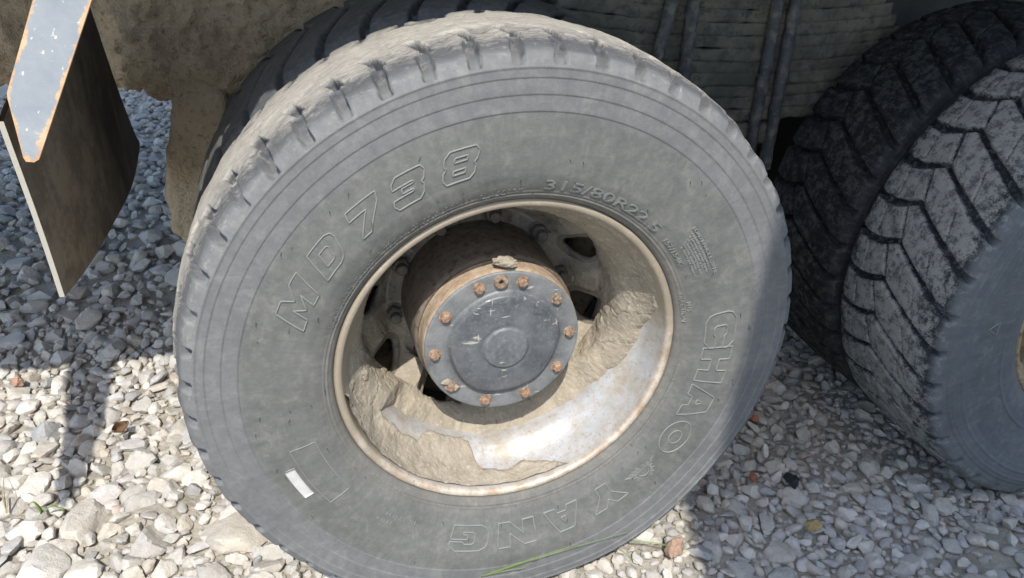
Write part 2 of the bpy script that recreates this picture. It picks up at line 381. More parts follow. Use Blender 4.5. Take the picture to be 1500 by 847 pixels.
# lug tyre ------------------------------------------------------------
def build_lug_tyre():
    N = 38; NA2 = N*28
    s2 = np.array([(.5035, -.026), (.511, -.0262), (.519, -.0235), (.527, -.0165), (.533, -.006), (.5365, .01), (.539, .04), (.541, .09), (.5418, .13)])
    s2 = arc_resample(s2, .0026)
    rs2 = np.concatenate([np.linspace(.298, .318, 8)[:-1], np.linspace(.318, .5035, 84)])
    yy = np.interp(rs2, [.298, .300, .304, .312, .325, .345, .37, .40, .43, .47, .5035], [.004, -.004, -.0085, -.013, -.0205, -.0268, -.0300, -.0312, -.0310, -.0295, -.026])
    yy = yy-.0024*np.exp(-((rs2-.362)/.0026)**2)-.0016*ss(.4385, .4415, rs2)-.0022*np.exp(-((rs2-.457)/.0026)**2)-.0018*ss(.4745, .4775, rs2)+.0022*ss(.489, .492, rs2)
    hp = np.concatenate([np.stack([rs2, yy], 1), s2[1:]])
    o2 = hp[::-1].copy()[1:]; o2[:, 1] = .26-o2[:, 1]
    pf = np.concatenate([hp, o2]); th = np.arange(NA2)/NA2*2*PI
    r = np.repeat(pf[None, :, 0], NA2, 0); y = np.repeat(pf[None, :, 1], NA2, 0); T = np.repeat(th[:, None], len(pf), 1)
    P = np.stack([r*np.cos(T), y, r*np.sin(T)], -1)
    pitch = 2*PI*.54/N
    v = np.clip((.285-y)/.31, 0, 1)                       # 0 inboard .. 1 outboard
    ph = T/(2*PI)*N
    f = np.where(v < .42, .13*np.sin(v/.42*PI*1.15)-.14*(v/.42)**3+.06*(v/.42)**3, -.145+1.75*np.maximum(v-.42, 0)**.92)
    uu = (ph-f) % 1; d1 = np.minimum(uu, 1-uu)*pitch
    wid = .0080+.0018*np.sin(v*9)
    main = ss(wid, wid*.55, d1)
    # the lower branch starts half a block away: gives the fish-scale look
    vc = .40+.12*((ph-f*.4) % 1-.5)
    d2 = np.abs(v-vc)*.31; tie = ss(.0042, .0022, d2)
    vc2 = .74+.09*((ph+.3) % 1-.5); d3 = np.abs(v-vc2)*.31; tie2 = ss(.0022, .001, d3)*.5
    vc3 = .20+.05*((ph+.1) % 1-.5); d4 = np.abs(v-vc3)*.31; tie3 = ss(.002, .001, d4)*.4
    tread = ss(.502, .512, r)
    depth = np.maximum(np.maximum(main*.019, tie*.015), np.maximum(tie2, tie3)*.010)
    # stone bridges / ties in the bottom of the grooves
    br = ss(.25, .45, np.sin(v*2*PI*11))
    depth = np.where(main > .6, depth-.005*br*(v > .1), depth)
    cut = tread*depth+tread*(.0022*fbm(P, 26, 4))+.0016*np.abs(fbm(P, 70, 2))*tread
    # rounded block edges
    cut += tread*.0025*ss(.013, .004, d1)
    # ribbing just under the shoulder on the sidewall
    rib = ss(.479, .481, r)*ss(.4885, .4865, r)*(np.sin(T*420) > 0)
    cut += .0013*rib
    pr = np.gradient(pf[:, 0]); py = np.gradient(pf[:, 1]); L = np.hypot(pr, py)+1e-9
    nr = py/L; ny = -pr/L; sg = np.sign(nr*(pf[:, 0]-.42)+ny*(pf[:, 1]-.13)); nr *= sg; ny *= sg
    r2 = r-cut*nr[None]; y2 = y-cut*ny[None]
    V = np.stack([r2*np.cos(T), y2, r2*np.sin(T)], -1)
    return mesh_np('tyre', squash(V, AX, .022), grid_faces(NA2, len(pf), True))
tyre_lug = build_lug_tyre()
tyre_lug_dark = tyre_lug.copy(); tyre_lug_blue = tyre_lug.copy()

# rim -----------------------------------------------------------------
rim_in = [(.2985, .010), (.2988, .002), (.2975, -.0025), (.2935, -.0042), (.2885, -.0038), (.2852, -.0008), (.2838, .005), (.2832, .012),
          (.2795, .030), (.2735, .052), (.2705, .060), (.2665, .068), (.2585, .080), (.2515, .092), (.2470, .104), (.2450, .118), (.2440, .150), (.2440, .200)]
rim_full = rim_in+[(.2440, .215), (.246, .225), (.262, .242), (.276, .258), (.284, .266), (.2985, .268), (.2985, .262), (.287, .258), (.270, .236), (.253, .216), (.251, .2), (.251, .12), (.256, .10), (.272, .075), (.288, .025), (.290, .012)]
def spline(P, step):
    P = np.asarray(P, float); d = np.r_[0, np.cumsum(np.linalg.norm(np.diff(P, axis=0), axis=1))]
    t = np.arange(0, d[-1], step); Q = np.stack([np.interp(t, d, P[:, 0]), np.interp(t, d, P[:, 1])], 1)
    for _ in range(3): Q[1:-1] = .25*Q[:-2]+.5*Q[1:-1]+.25*Q[2:]
    return Q
rim_prof = spline(rim_in, .0022)
rim_mesh = lathe(np.concatenate([rim_prof, np.array(rim_full[len(rim_in):])]), 240, 'rim', True, True)
# worn, slightly bent lip
co = np.empty(len(rim_mesh.vertices)*3, np.float32); rim_mesh.vertices.foreach_get('co', co); co = co.reshape(-1, 3)
wear = ss(.012, .002, co[:, 1])*.0016*fbm(co, 26, 3); co[:, 1] += wear; rim_mesh.vertices.foreach_set('co', co.ravel()); rim_mesh.update()

def disc_y(r):
    return np.interp(r, [.13, .180, .190, .200, .212, .226, .236, .245], [.262, .262, .255, .238, .214, .200, .194, .193])
HOLE_R, HOLE_A0 = .219, 29.
def build_disc():
    n = 480; rr = np.linspace(.135, .2455, 56); th = np.arange(n)/n*2*PI
    Tm, Rm = np.meshgrid(th, rr, indexing='ij'); V = np.stack([Rm*np.cos(Tm), disc_y(Rm), Rm*np.sin(Tm)], -1).reshape(-1, 3)
    F = grid_faces(n, 56, True)
    kill = np.zeros(len(F), bool); FC = V[F].mean(1); HR = .028
    for k in range(10):
        a = R(HOLE_A0-36*k); c = np.array([HOLE_R*math.cos(a), HOLE_R*math.sin(a)])
        kk = np.linalg.norm(FC[:, [0, 2]]-c, axis=1) < HR
        kill |= kk
        edge = np.intersect1d(np.unique(F[kk]), np.unique(F[~kk])); d = V[edge][:, [0, 2]]-c; L = np.linalg.norm(d, axis=1)[:, None]
        V[edge[:, None], [[0, 2]]] = c+d/L*HR
        r_e = np.hypot(V[edge, 0], V[edge, 2]); V[edge, 1] = disc_y(r_e)
    return mesh_np('disc', V, F[~kill])
disc_mesh = build_disc()

# mud packed into the dish -------------------------------------------
def mud_mesh():
    rp = rim_prof[(rim_prof[:, 1] > .006) & (np.arange(len(rim_prof)) > 12)]
    rp = rp[rp[:, 1] < .178]
    dr = np.linspace(.238, .150, 44); dp = np.stack([dr, disc_y(dr)-.001], 1)
    P = np.concatenate([rp, dp]); P = arc_resample(P, .0022)
    n = 760; th = np.arange(n)/n*2*PI-PI; d = np.r_[0, np.cumsum(np.linalg.norm(np.diff(P, axis=0), axis=1))]; s = d/d[-1]
    r0 = P[:, 0]; y0 = P[:, 1]
    nr = np.gradient(P[:, 1]); ny = -np.gradient(P[:, 0]); L = np.hypot(nr, ny)+1e-9
    nrm = np.stack([-np.abs(nr/L), -np.abs(ny/L)], 1)
    for _ in range(18):
        nrm[1:-1] = .25*nrm[:-2]+.5*nrm[1:-1]+.25*nrm[2:]
    nrm /= np.linalg.norm(nrm, axis=1)[:, None]
    A, S = np.meshgrid(np.degrees(th), s, indexing='ij')
    Rr = np.repeat(r0[None], n, 0); Yy = np.repeat(y0[None], n, 0)
    Q = np.stack([Rr*np.cos(np.radians(A)), Yy, Rr*np.sin(np.radians(A))], -1)
    def band(a0, a1, w, lo, hi, ws=.03):
        return ss(a0-w, a0+w, A)*ss(a1+w, a1-w, A)*ss(lo-ws, lo+ws, S)*ss(hi+ws, hi-ws, S)
    n1 = fbm(Q, 11, 4); n2 = fbm(Q, 34, 4); n3 = np.abs(fbm(Q, 60, 3))
    Yd = Yy
    t = -.006+0*A
    def add(m, h, nz=.5, nz2=.25):
        return m*(h*(1+nz*n1*1.6+nz2*n2*1.6))
    wob = .016*n1+.012*n2
    yb = np.interp(A, [-180, -172, -150, -140, -120, -90, -60, -30, -10, 0, 15, 35, 60, 80, 95, 120, 160, 180], [.05, .04, .07, .118, .118, .113, .110, .097, .07, .05, .022, .012, .012, .02, .06, .11, .10, .05])
    yl = np.interp(A, [-180, -170, -158, -150, -146, -126, -120, -101, -97, -90, -80, -70, -60, -54, 0, 180], [-.02, .03, .085, .105, .084, .09, .112, .108, .065, .045, .052, .035, .012, -.03, -.03, -.03])
    upper = ss(-.004, .016, Yy-yb-wob); lower = ss(-.004, .016, yl+.8*wob-Yy)
    half_ = ss(-178, -168, A)*ss(42, 20, A)
    fill = ss(.0, .055, Yy-yb-wob)*np.interp(A, [-180, -172, -160, -138, -30, -5, 25, 40, 60, 180], [0, .002, .009, .034, .042, .012, .005, .001, 0, 0])*ss(.262, .225, Yy)
    thin = np.interp(A, [-180, -150, -20, 0, 30, 50, 90, 110, 180], [.003, .004, .005, .006, .006, .006, .006, .003, .002])
    on_barrel = ss(.60, .55, S)
    t = np.maximum(t, upper*(thin*(1+.9*n1+.35*n2)*np.maximum(on_barrel, half_)+fill*(1+.35*n1+.12*n2))-.0055*(1-upper)-.0012)
    t = np.maximum(t, lower*.0055*(1+1.1*n1+.6*n2)-.0055*(1-lower)-.001)
    t = np.maximum(t, add(band(-174, -160, 4, .12, .46, .06), .005, 1.2, 1.6)-.003+.004*n3)
    t = np.maximum(t, add(band(-12, 14, 6, .34, .58, .06), .0065, 2.0, 2.6)-.005+.005*n3)
    # keep the hand holes open except those choked at the bottom
    for k in range(10):
        a = HOLE_A0-36*k
        aa = (a+180) % 360-180
        if -100 < aa < -30: continue
        c = np.array([HOLE_R*math.cos(R(a)), HOLE_R*math.sin(R(a))])
        dd = np.hypot(Q[..., 0]-c[0], Q[..., 2]-c[1])
        t = np.where(S > .55, np.minimum(t, -.012+np.maximum(dd-.028, 0)*1.3), t)
    # crust relief
    t = t+np.where(t > .0015, .0012*n2+.0016*fbm(Q, 62, 3)+.0026*np.abs(fbm(Q, 130, 2))-.004*ss(.018, .0, np.abs(fbm(Q, 15, 3)))*(n1 > 0), 0)
    r2 = Rr+nrm[None, :, 0]*t; y2 = Yy+nrm[None, :, 1]*t
    V = np.stack([r2*np.cos(np.radians(A)), y2, r2*np.sin(np.radians(A))], -1)
    F = grid_faces(n, len(P), True)
    keep = (t.reshape(-1)[F] > -.0045).any(1)
    return mesh_np('caked_mud', V, F[keep])
mud_me = mud_mesh()

# hub, cover, bolts ---------------------------------------------------
hub_prof = spline([(.120, .066), (.1395, .066), (.1425, .0685), (.1432, .074), (.1432, .100), (.1438, .106), (.1475, .109), (.1500, .114), (.1520, .18), (.1530, .262), (.14, .27)], .003)
hub_front = lathe(hub_prof[hub_prof[:, 1] <= .1075], 128, 'hub_ring')
hub_rear = lathe(hub_prof[hub_prof[:, 1] >= .104], 128, 'hub_drum')
def cover_mesh():
    n = 192; rr = np.concatenate([np.linspace(0, .130, 90), [.1375, .1402, .1410, .1410]]); th = np.arange(n)/n*2*PI
    T, Rr = np.meshgrid(th, rr, indexing='ij')
    Re = .1005*(1+.016*np.cos(5*(T-R(20)))+.012*np.cos(3*(T-R(250)))+.02*np.cos(T-R(70)))
    dome = ss(Re+.0045, Re-.0045, Rr)
    h = .0085*dome+.0105*np.sqrt(np.clip(1-(Rr/Re)**2, 0, 1))*dome
    h += .0024*ss(.0425, .0375, Rr)-.0012*ss(.050, .042, Rr)*ss(.038, .042, Rr)
    h += .0012*fbm(np.stack([Rr*np.cos(T), 0*T, Rr*np.sin(T)], -1), 22, 3)*dome
    y = .0630-h
    y[:, -3] = .0634; y[:, -2] = .0648; y[:, -1] = .0672
    V = np.stack([Rr*np.cos(T), y, Rr*np.sin(T)], -1)
    return mesh_np('hub_cover', V, grid_faces(n, len(rr), True))
cover_me = cover_mesh()
def hexbolt_mesh(rad, h, name, washer=True, seg=6, stud=0, studr=.0):
    bm = bmesh.new()
    def ring(r, y, k, ph=0): return [bm.verts.new((r*math.cos(2*PI*i/k+ph), y, r*math.sin(2*PI*i/k+ph))) for i in range(k)]
    def stackrings(rings, cap=True):
        for a, b_ in zip(rings[:-1], rings[1:]):
            for i in range(len(a)): bm.faces.new((a[i], a[(i+1) % len(a)], b_[(i+1) % len(a)], b_[i]))
        if cap: bm.faces.new(rings[-1])
    if washer: stackrings([ring(rad*1.25, .001, 20), ring(rad*1.25, -.0016, 20), ring(rad*1.1, -.0022, 20)])
    k = seg
    stackrings([ring(rad, .0, k), ring(rad, -h*.8, k), ring(rad*.82, -h, k), ring(rad*.45, -h*1.06, k)])
    if stud: stackrings([ring(studr, -h, 14), ring(studr, -h-stud*.9, 14), ring(studr*.8, -h-stud, 14)])
    bmesh.ops.recalc_face_normals(bm, faces=bm.faces)
    me = bm_mesh(name, bm)
    for v in me.vertices:
        v.co += Vector((noise.noise(v.co*300), noise.noise(v.co*300+Vector((5, 0, 0))), noise.noise(v.co*300+Vector((0, 5, 0)))))*.0006
    return me
bolt_me = hexbolt_mesh(.0088, .0085, 'bolt'); bolt_me.materials.append(m_boltrust)
nut_me = hexbolt_mesh(.0165, .020, 'wheel_nut', True, 6, .016, .0105); nut_me.materials.append(m_nut)
plug_me = lathe([(.0040, .002), (.0042, -.005), (.0050, -.0068), (.0085, -.0082), (.0115, -.0070), (.0128, -.004), (.0130, .003)], 28, 'filler_plug'); plug_me.materials.append(m_boltrust)
plugc_me = lathe([(.0001, -.0012), (.0041, -.0012)], 20, 'plug_socket'); plugc_me.materials.append(m_under)

def rough_blob(name, sx, sy, sz, seed, sub=3, amp=.35, freq=3., cuts=10):
    bm = bmesh.new(); bmesh.ops.create_icosphere(bm, subdivisions=sub, radius=1)
    r_ = np.random.default_rng(seed); ns = r_.normal(size=(cuts, 3)); ns /= np.linalg.norm(ns, axis=1)[:, None]; ds = r_.uniform(.55, .95, cuts)
    for v in bm.verts:
        d = np.array(v.co); dt = ns@d; t = np.min(np.where(dt > .15, ds/np.maximum(dt, .15), 9)); t = min(t, 1.15)
        t *= 1+amp*noise.fractal(Vector(d)*freq+Vector((seed*3.1, 0, 0)), 1., 2., 4)*.4
        v.co = Vector((d[0]*t*sx, d[1]*t*sy, d[2]*t*sz))
    return bm_mesh(name, bm)

# ---- lettering ------------------------------------------------------
def ell(cx, cy_, rx, ry, n=26): return [(cx+rx*math.cos(2*PI*i/n), cy_+ry*math.sin(2*PI*i/n)) for i in range(n)]
GL = {
 'M': [[(0, 0), (0, 1), (.30, 1), (.5, .60), (.70, 1), (1, 1), (1, 0), (.70, 0), (.70, .52), (.5, .14), (.30, .52), (.30, 0)]],
 'D': [[(0, 0), (0, 1), (.74, 1), (.92, .92), (1, .74), (1, .26), (.92, .08), (.74, 0)], [(.31, .27), (.31, .73), (.62, .73), (.69, .66), (.69, .34), (.62, .27)]],
 '7': [[(0, 1), (1, 1), (1, .70), (.55, 0), (.18, 0), (.62, .70), (0, .70)]],
 '3': [[(0, .84), (.13, 1), (.87, 1), (1, .84), (1, .60), (.92, .5), (1, .40), (1, .16), (.87, 0), (.13, 0), (0, .16), (0, .34), (.64, .34), (.68, .385), (.64, .42), (.3, .42), (.3, .58), (.64, .58), (.68, .62), (.64, .66), (0, .66)]],
 '8': [[(0, .84), (.13, 1), (.87, 1), (1, .84), (1, .60), (.92, .5), (1, .40), (1, .16), (.87, 0), (.13, 0), (0, .16), (0, .40), (.08, .5), (0, .60)], [(.31, .62), (.69, .62), (.69, .76), (.31, .76)], [(.31, .24), (.69, .24), (.69, .38), (.31, .38)]],
 'C': [[(1, .64), (1, .80), (.82, 1), (.22, 1), (.06, .88), (0, .72), (0, .28), (.06, .12), (.22, 0), (.82, 0), (1, .20), (1, .36), (.66, .36), (.62, .29), (.42, .29), (.36, .36), (.36, .64), (.42, .71), (.62, .71), (.66, .64)]],
 'H': [[(0, 0), (0, 1), (.34, 1), (.34, .64), (.66, .64), (.66, 1), (1, 1), (1, 0), (.66, 0), (.66, .36), (.34, .36), (.34, 0)]],
 'A': [[(0, 0), (.30, 1), (.70, 1), (1, 0), (.68, 0), (.63, .2), (.37, .2), (.32, 0)], [(.43, .42), (.57, .42), (.5, .68)]],
 'O': [ell(.5, .5, .5, .5), ell(.5, .5, .2, .22)],
 'Y': [[(0, 1), (.35, 1), (.5, .68), (.65, 1), (1, 1), (.67, .42), (.67, 0), (.33, 0), (.33, .42)]],
 'N': [[(0, 0), (0, 1), (.32, 1), (.68, .46), (.68, 1), (1, 1), (1, 0), (.68, 0), (.32, .54), (.32, 0)]],
 'G': [[(1, .64), (1, .80), (.82, 1), (.22, 1), (.06, .88), (0, .72), (0, .28), (.06, .12), (.22, 0), (1, 0), (1, .54), (.55, .54), (.55, .36), (.68, .36), (.68, .27), (.42, .27), (.36, .34), (.36, .66), (.42, .73), (.62, .73), (.66, .64)]],
}
class Strokes:
    def __init__(s): s.V = []; s.F = []; s.n = 0
    def line(s, pts, closed, mapf, w=.0013, h=.0019):
        P = [tuple(p) for p in pts]
        if closed: P = P+[P[0]]
        P = resample(np.array(P), .0035)
        if closed: P = P[:-1]
        t = np.roll(P, -1, 0)-np.roll(P, 1, 0)
        if not closed: t[0] = P[1]-P[0]; t[-1] = P[-1]-P[-2]
        t /= np.linalg.norm(t, axis=1)[:, None]+1e-9; nn = np.stack([-t[:, 1], t[:, 0]], 1)
        k = len(P); rows = []
        for off, hh in ((-w, -.0004), (-w*.55, h*.85), (w*.55, h*.85), (w, -.0004)):
            rows.append(mapf(P+nn*off, hh))
        V = np.stack(rows, 1).reshape(-1, 3)
        F = grid_faces(k, 4, closed)
        s.V.append(V); s.F.append(F+s.n); s.n += len(V)
    def mesh(s, name): return mesh_np(name, np.concatenate(s.V), np.concatenate(s.F))
def mapper(ang, rmid):
    a0 = R(ang)
    def f(P, h):
        th = a0-P[:, 0]/rmid; r = rmid+P[:, 1]
        V = np.stack([r*np.cos(th), side_y(r)-h, r*np.sin(th)], -1)
        return squash(V)
    return f
def word(letters, r0, r1, width, shear=0.):
    S = Strokes(); h = r1-r0
    for ch, ang in letters:
        mp = mapper(ang, (r0+r1)/2)
        for poly in GL[ch]:
            S.line([((x-.5)*width+shear*(y-.5)*h, (y-.5)*h) for x, y in poly], True, mp)
    return S
def font_mesh(txt, ang0, ang1, rmid, height, extr=.0009, bold=0.):
    cu = bpy.data.curves.new('t', 'FONT'); cu.body = txt; cu.size = 1; cu.extrude = .5; cu.resolution_u = 3; cu.offset = bold
    o = bpy.data.objects.new('t', cu); col.objects.link(o); dg = bpy.context.evaluated_depsgraph_get()
    me = o.evaluated_get(dg).to_mesh(); n = len(me.vertices); V = np.empty(n*3, np.float32); me.vertices.foreach_get('co', V); V = V.reshape(-1, 3).astype(float)
    tris = []
    me.calc_loop_triangles()
    for t in me.loop_triangles: tris.append(tuple(t.vertices))
    o.evaluated_get(dg).to_mesh_clear(); bpy.data.objects.remove(o); bpy.data.curves.remove(cu)
    x0, x1 = V[:, 0].min(), V[:, 0].max(); arc = R(ang0-ang1)
    th = R(ang0)-(V[:, 0]-x0)/(x1-x0)*arc; r = rmid+(V[:, 1]-.35)*height/.72
    q = np.stack([r*np.cos(th), side_y(r)-np.where(V[:, 2] > 0, extr, -.0006), r*np.sin(th)], -1)
    return mesh_np('lettering', squash(q), np.array(tris), False)

# ---- assemble a wheel ------------------------------------------------
def hub_set(w, detail):
    h = ob('hub', hub_rear, None, w); hf = ob('hub_ring', hub_front, None, w)
    for k in range(10):
        a = R(HOLE_A0-18-36*k); nu = ob('wheel_nut', nut_me, None, w, (.170*math.cos(a), .262, .170*math.sin(a)))
        nu.rotation_euler = (0, k*.7, 0)
    if detail:
        ob('hub_cover', cover_me, None, w)
        for k in range(10):
            a = R(113.15-36*k); bo = ob('bolt', bolt_me, None, w, (.1233*math.cos(a), .0630, .1233*math.sin(a))); bo.rotation_euler = (0, k*1.3, 0)
        a = R(95.15); ob('filler_plug', plug_me, None, w, (.1245*math.cos(a), .0632, .1245*math.sin(a)))
        ob('plug_socket', plugc_me, None, w, (.1245*math.cos(a), .0632, .1245*math.sin(a)))
for me, mt in ((tyre_main, m_tyre), (tyre_lug, m_lug), (tyre_lug_dark, m_lug_dark), (tyre_lug_blue, m_lug_blue), (rim_mesh, m_rim), (disc_mesh, m_disc), (mud_me, m_mud), (hub_front, m_rust), (hub_rear, m_hub), (cover_me, m_cover)):
    me.materials.append(mt)

w1 = empty('wheel', (0, 0, AX), truck)
tag(w1, 'worn pale grey dusty outer wheel with dished silver rim full of dry mud')
ob('tyre', tyre_main, None, w1)
ob('rim', rim_mesh, None, w1)
dsc = ob('disc', disc_mesh, None, w1); sm = dsc.modifiers.new('s', 'SOLIDIFY'); sm.thickness = .012; sm.offset = 1
ob('caked_mud', mud_me, None, w1)
hub_set(w1, True)
# clod of dry mud on the hub
ob('mud_clod', rough_blob('mud_clod', .022, .014, .009, 5, 3, .9, 2.5, 14), m_mud, w1, tuple(np.array(pix(736, 385, 1, .074))-np.array([0, 0, AX])))
cl = [(655, 560, .066, .012, .007), (668, 567, .062, .008, .005)]
for k, (px, py, yy, a_, b_) in enumerate(cl):
    ob('mud_clod', rough_blob('mud_clod', a_, .006, b_, 20+k, 2, .9, 2.5, 8), m_mud, w1, tuple(np.array(pix(px, py, 1, yy-.004))-np.array([0, 0, AX])))
for k, (px, py, yy, a_) in enumerate([(533, 550, .085, .013), (527, 572, .08, .011), (541, 585, .09, .010), (905, 425, .13, .011), (897, 450, .14, .012), (912, 455, .12, .010), (885, 480, .14, .010), (908, 490, .13, .011), (935, 430, .10, .010)]):
    o = ob('mud_clod', rough_blob('mud_clod', a_*.75, a_*.65, a_*1.1, 40+k, 3, 1.1, 2.2, 12), m_mud, w1, tuple(np.array(pix(px, py, 1, yy))-np.array([0, 0, AX]))); o.rotation_euler = (.3*k, k, .2*k)

LET = mat_simple('lettering_rubber', (.165, .168, .162), (.205, .208, .198), 40, .8, .2, .001)
r0, r1 = .357, .4035
for letters, ra, rb, wd, shr in (([('M', 154.6), ('D', 141.5), ('7', 129.8), ('3', 118.6), ('8', 106.6)], r0, r1, .050, .42),
                                 ([('C', 6.5), ('H', -4.7), ('A', -17.5), ('O', -30.2)], .347, .404, .075, 0.),
                                 ([('Y', -57.5), ('A', -71.8), ('N', -86.6), ('G', -101.0)], .344, .396, .073, 0.)):
    for lt in letters: ob('raised_letter', word([lt], ra, rb, wd*(1.38 if lt[0] == 'M' else 1.), shr).mesh('raised_letter'), LET, w1)
for txt, a0, a1, rm, h, bo in (('315/80R22.5', 86.0, 47.6, .3285, .0175, .004), ('157/154K', 43.3, 32.4, .3262, .0085, .01), ('M+S', 18.2, 14.6, .3205, .0075, .01), ('TRACTION', 22.3, 10.6, .3105, .0075, .01),
                                ('LOAD RANGE L  20 PR', 41.4, 25.4, .3735, .0058, .01)):
    ob('raised_lettering', font_mesh(txt, a0, a1, rm, h, .0017, bo), LET, w1)
# fine print: unreadable rows of tiny raised marks
def fine_rows(rows, seed):
    r_ = np.random.default_rng(seed); S = Strokes()
    for a0, a1, rm, h in rows:
        mp = mapper(0, rm); x = -R(a0)*rm; x1 = -R(a1)*rm
        while x < x1:
            w = h*r_.uniform(.25, .65)
            if r_.random() > .14:
                k = r_.integers(0, 3)
                if k == 0: S.line([(x, -h/2), (x, h/2)], False, mp, .00045, .0011)
                elif k == 1: S.line([(x, -h/2), (x, h/2), (x+w, h/2)], False, mp, .00045, .0011)
                else: S.line([(x, h/2), (x+w*.6, -h/2), (x+w, h/2)], False, mp, .00045, .0011)
            x += w+h*.3
    return S.mesh('fine_print')
fp = [(40.2-.4*k, 26.4+(.6 if k % 2 else 2.2), .3655-.0052*k, .0034) for k in range(6)]
fp += [(163, 92, .3195, .0042), (160, 112, .3128, .0036), (104, 96, .3128, .0036), (-128, -142, .309, .006), (-118.5, -130, .352, .008), (-126, -131, .366, .006)]
fp += [(-6, -22, .3135, .0036), (-32, -70, .3145, .0036)]
tag(ob('fine_print', fine_rows(fp, 3), LET, w1), kind='stuff')
# winged sun emblem
S = Strokes(); mp = mapper(-44.3, .372)
S.line([(.0125*math.cos(a), .004+.0125*math.sin(a)) for a in np.linspace(PI*-.18, PI*1.12, 22)], False, mp, .0010, .0017)
for k in range(19):
    a = PI*(-.12+1.24*k/18); L_ = .0195 if k % 2 else .0235
    S.line([(.0150*math.cos(a), .004+.0150*math.sin(a)), (L_*math.cos(a), .004+L_*math.sin(a))], False, mp, .0010, .0017)
for side in (-1, 1):
    for k in range(11):
        x = side*(.002+.0031*k); d = .0045+.0018*math.sin(k*2.1); z0 = -.004-.0010*k*0
        S.line([(x, z0+.002), (x+side*.0006, z0-d*.4), (x+side*.0035, z0-d-.004+.0006*k)], False, mp, .0010, .0017)
    S.line([(0, -.001), (side*.012, .0005), (side*.026, -.002), (side*.038, -.0075)], False, mp, .0010, .0017)
    for j in range(3):
        c0 = side*(.008+.010*j)
        S.line([(c0+.0025*math.cos(a)*side, -.0035+.0025*math.sin(a)) for a in np.linspace(-PI*.6, PI*.8, 12)], False, mp, .0010, .0017)
ob('winged_sun_emblem', S.mesh('winged_sun_emblem'), LET, w1)
# moulded frame, arrows on the shoulder, white tag
S = Strokes(); mp = mapper(-154, .3685)
S.line([(-.062, -.021), (-.062, .0205), (.064, .0205), (.064, -.021)], True, mp, .0009, .0012)
for k in range(NP_):
    if k % 2: continue
    a = 93.3+(k+.5)*360/NP_; mp2 = mapper(a, .5105)
ob('moulded_frame', S.mesh('moulded_frame'), LET, w1)
mpw = mapper(-154.4, .4045)
gx, gy = np.meshgrid(np.linspace(-.033, .033, 14), np.linspace(-.0085, .0085, 5), indexing='ij')
Pq = np.stack([gx.ravel(), gy.ravel()], 1); top = mpw(Pq, .0012); bot = mpw(Pq, -.0004); nvv = len(Pq); Ft = grid_faces(14, 5)
bd = [i*5 for i in range(14)]+[13*5+j for j in range(1, 5)]+[i*5+4 for i in range(12, -1, -1)]+[j for j in range(3, 0, -1)]
Fs = [(bd[i], bd[(i+1) % len(bd)], bd[(i+1) % len(bd)]+nvv, bd[i]+nvv) for i in range(len(bd))]
ob('white_tag', mesh_np('white_tag', np.concatenate([top, bot]), np.concatenate([Ft, np.array(Fs)])), m_white, w1)
# moulding hairs
r_ = np.random.default_rng(11); Vh = []; Fh = []
for k in range(64):
    th = r_.uniform(0, 2*PI); rr_ = r_.choice([.318, .338, .37, .415, .428])+r_.normal()*.004; L_ = r_.uniform(.003, .009)
    base = np.array([rr_*math.cos(th), float(side_y(rr_)), rr_*math.sin(th)]); dr_ = np.array([r_.normal()*.35, -.55, -.75+.4*r_.normal()]); dr_ /= np.linalg.norm(dr_)
    s_ = np.array([.0007, 0, 0]); u_ = np.array([0, .0005, .0005]); n0 = len(Vh)
    for q, tt in ((base, 1.), (base+dr_*L_, .5)):
        for e in (s_, u_, -s_, -u_): Vh.append(q+e*tt)
    for i in range(4): Fh.append((n0+i, n0+(i+1) % 4, n0+4+(i+1) % 4, n0+4+i))
hm = mat_simple('hair_rubber', (.03, .03, .03), (.05, .05, .05), 50, .7, 0)
ho = ob('moulding_hairs', mesh_np('moulding_hairs', squash(np.array(Vh)), np.array(Fh)), hm, w1); tag(ho, kind='stuff')

SP = .345; L2 = 1.418
m_disc2 = mat_simple('ochre_disc_paint', (.30, .21, .09), (.40, .29, .14), 14, .8, .4, .003, (.14, .10, .06), 40, .5, .65)
m_rim2 = mat_simple('ochre_dusty_rim', (.33, .25, .14), (.45, .35, .22), 14, .8, .4, .003, (.16, .11, .07), 40, .5, .65)
rim2 = rim_mesh.copy(); rim2.materials.clear(); rim2.materials.append(m_rim2)
disc2 = disc_mesh.copy(); disc2.materials.clear(); disc2.materials.append(m_disc2)
def plain_wheel(loc, tyre_me, label, ry=0., outer=False, flip=False):
    w = empty('wheel', loc, truck); tag(w, label)
    t = ob('tyre', tyre_me, None, w)
    ri = ob('rim', rim2, None, w)
    d = ob('disc', disc2, None, w); s_ = d.modifiers.new('s', 'SOLIDIFY'); s_.thickness = .012
    if outer: hub_set(w, True)
    if flip:
        for o in (ri, d): o.rotation_euler = (0, 0, PI); o.location = (0, .26, 0)
    return w
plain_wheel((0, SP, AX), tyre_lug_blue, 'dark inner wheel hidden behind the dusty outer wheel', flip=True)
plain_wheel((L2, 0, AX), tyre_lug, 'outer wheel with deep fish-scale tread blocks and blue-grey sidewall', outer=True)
plain_wheel((L2, SP, AX), tyre_lug_dark, 'black inner wheel beside the mud-caked leaf spring', flip=True)

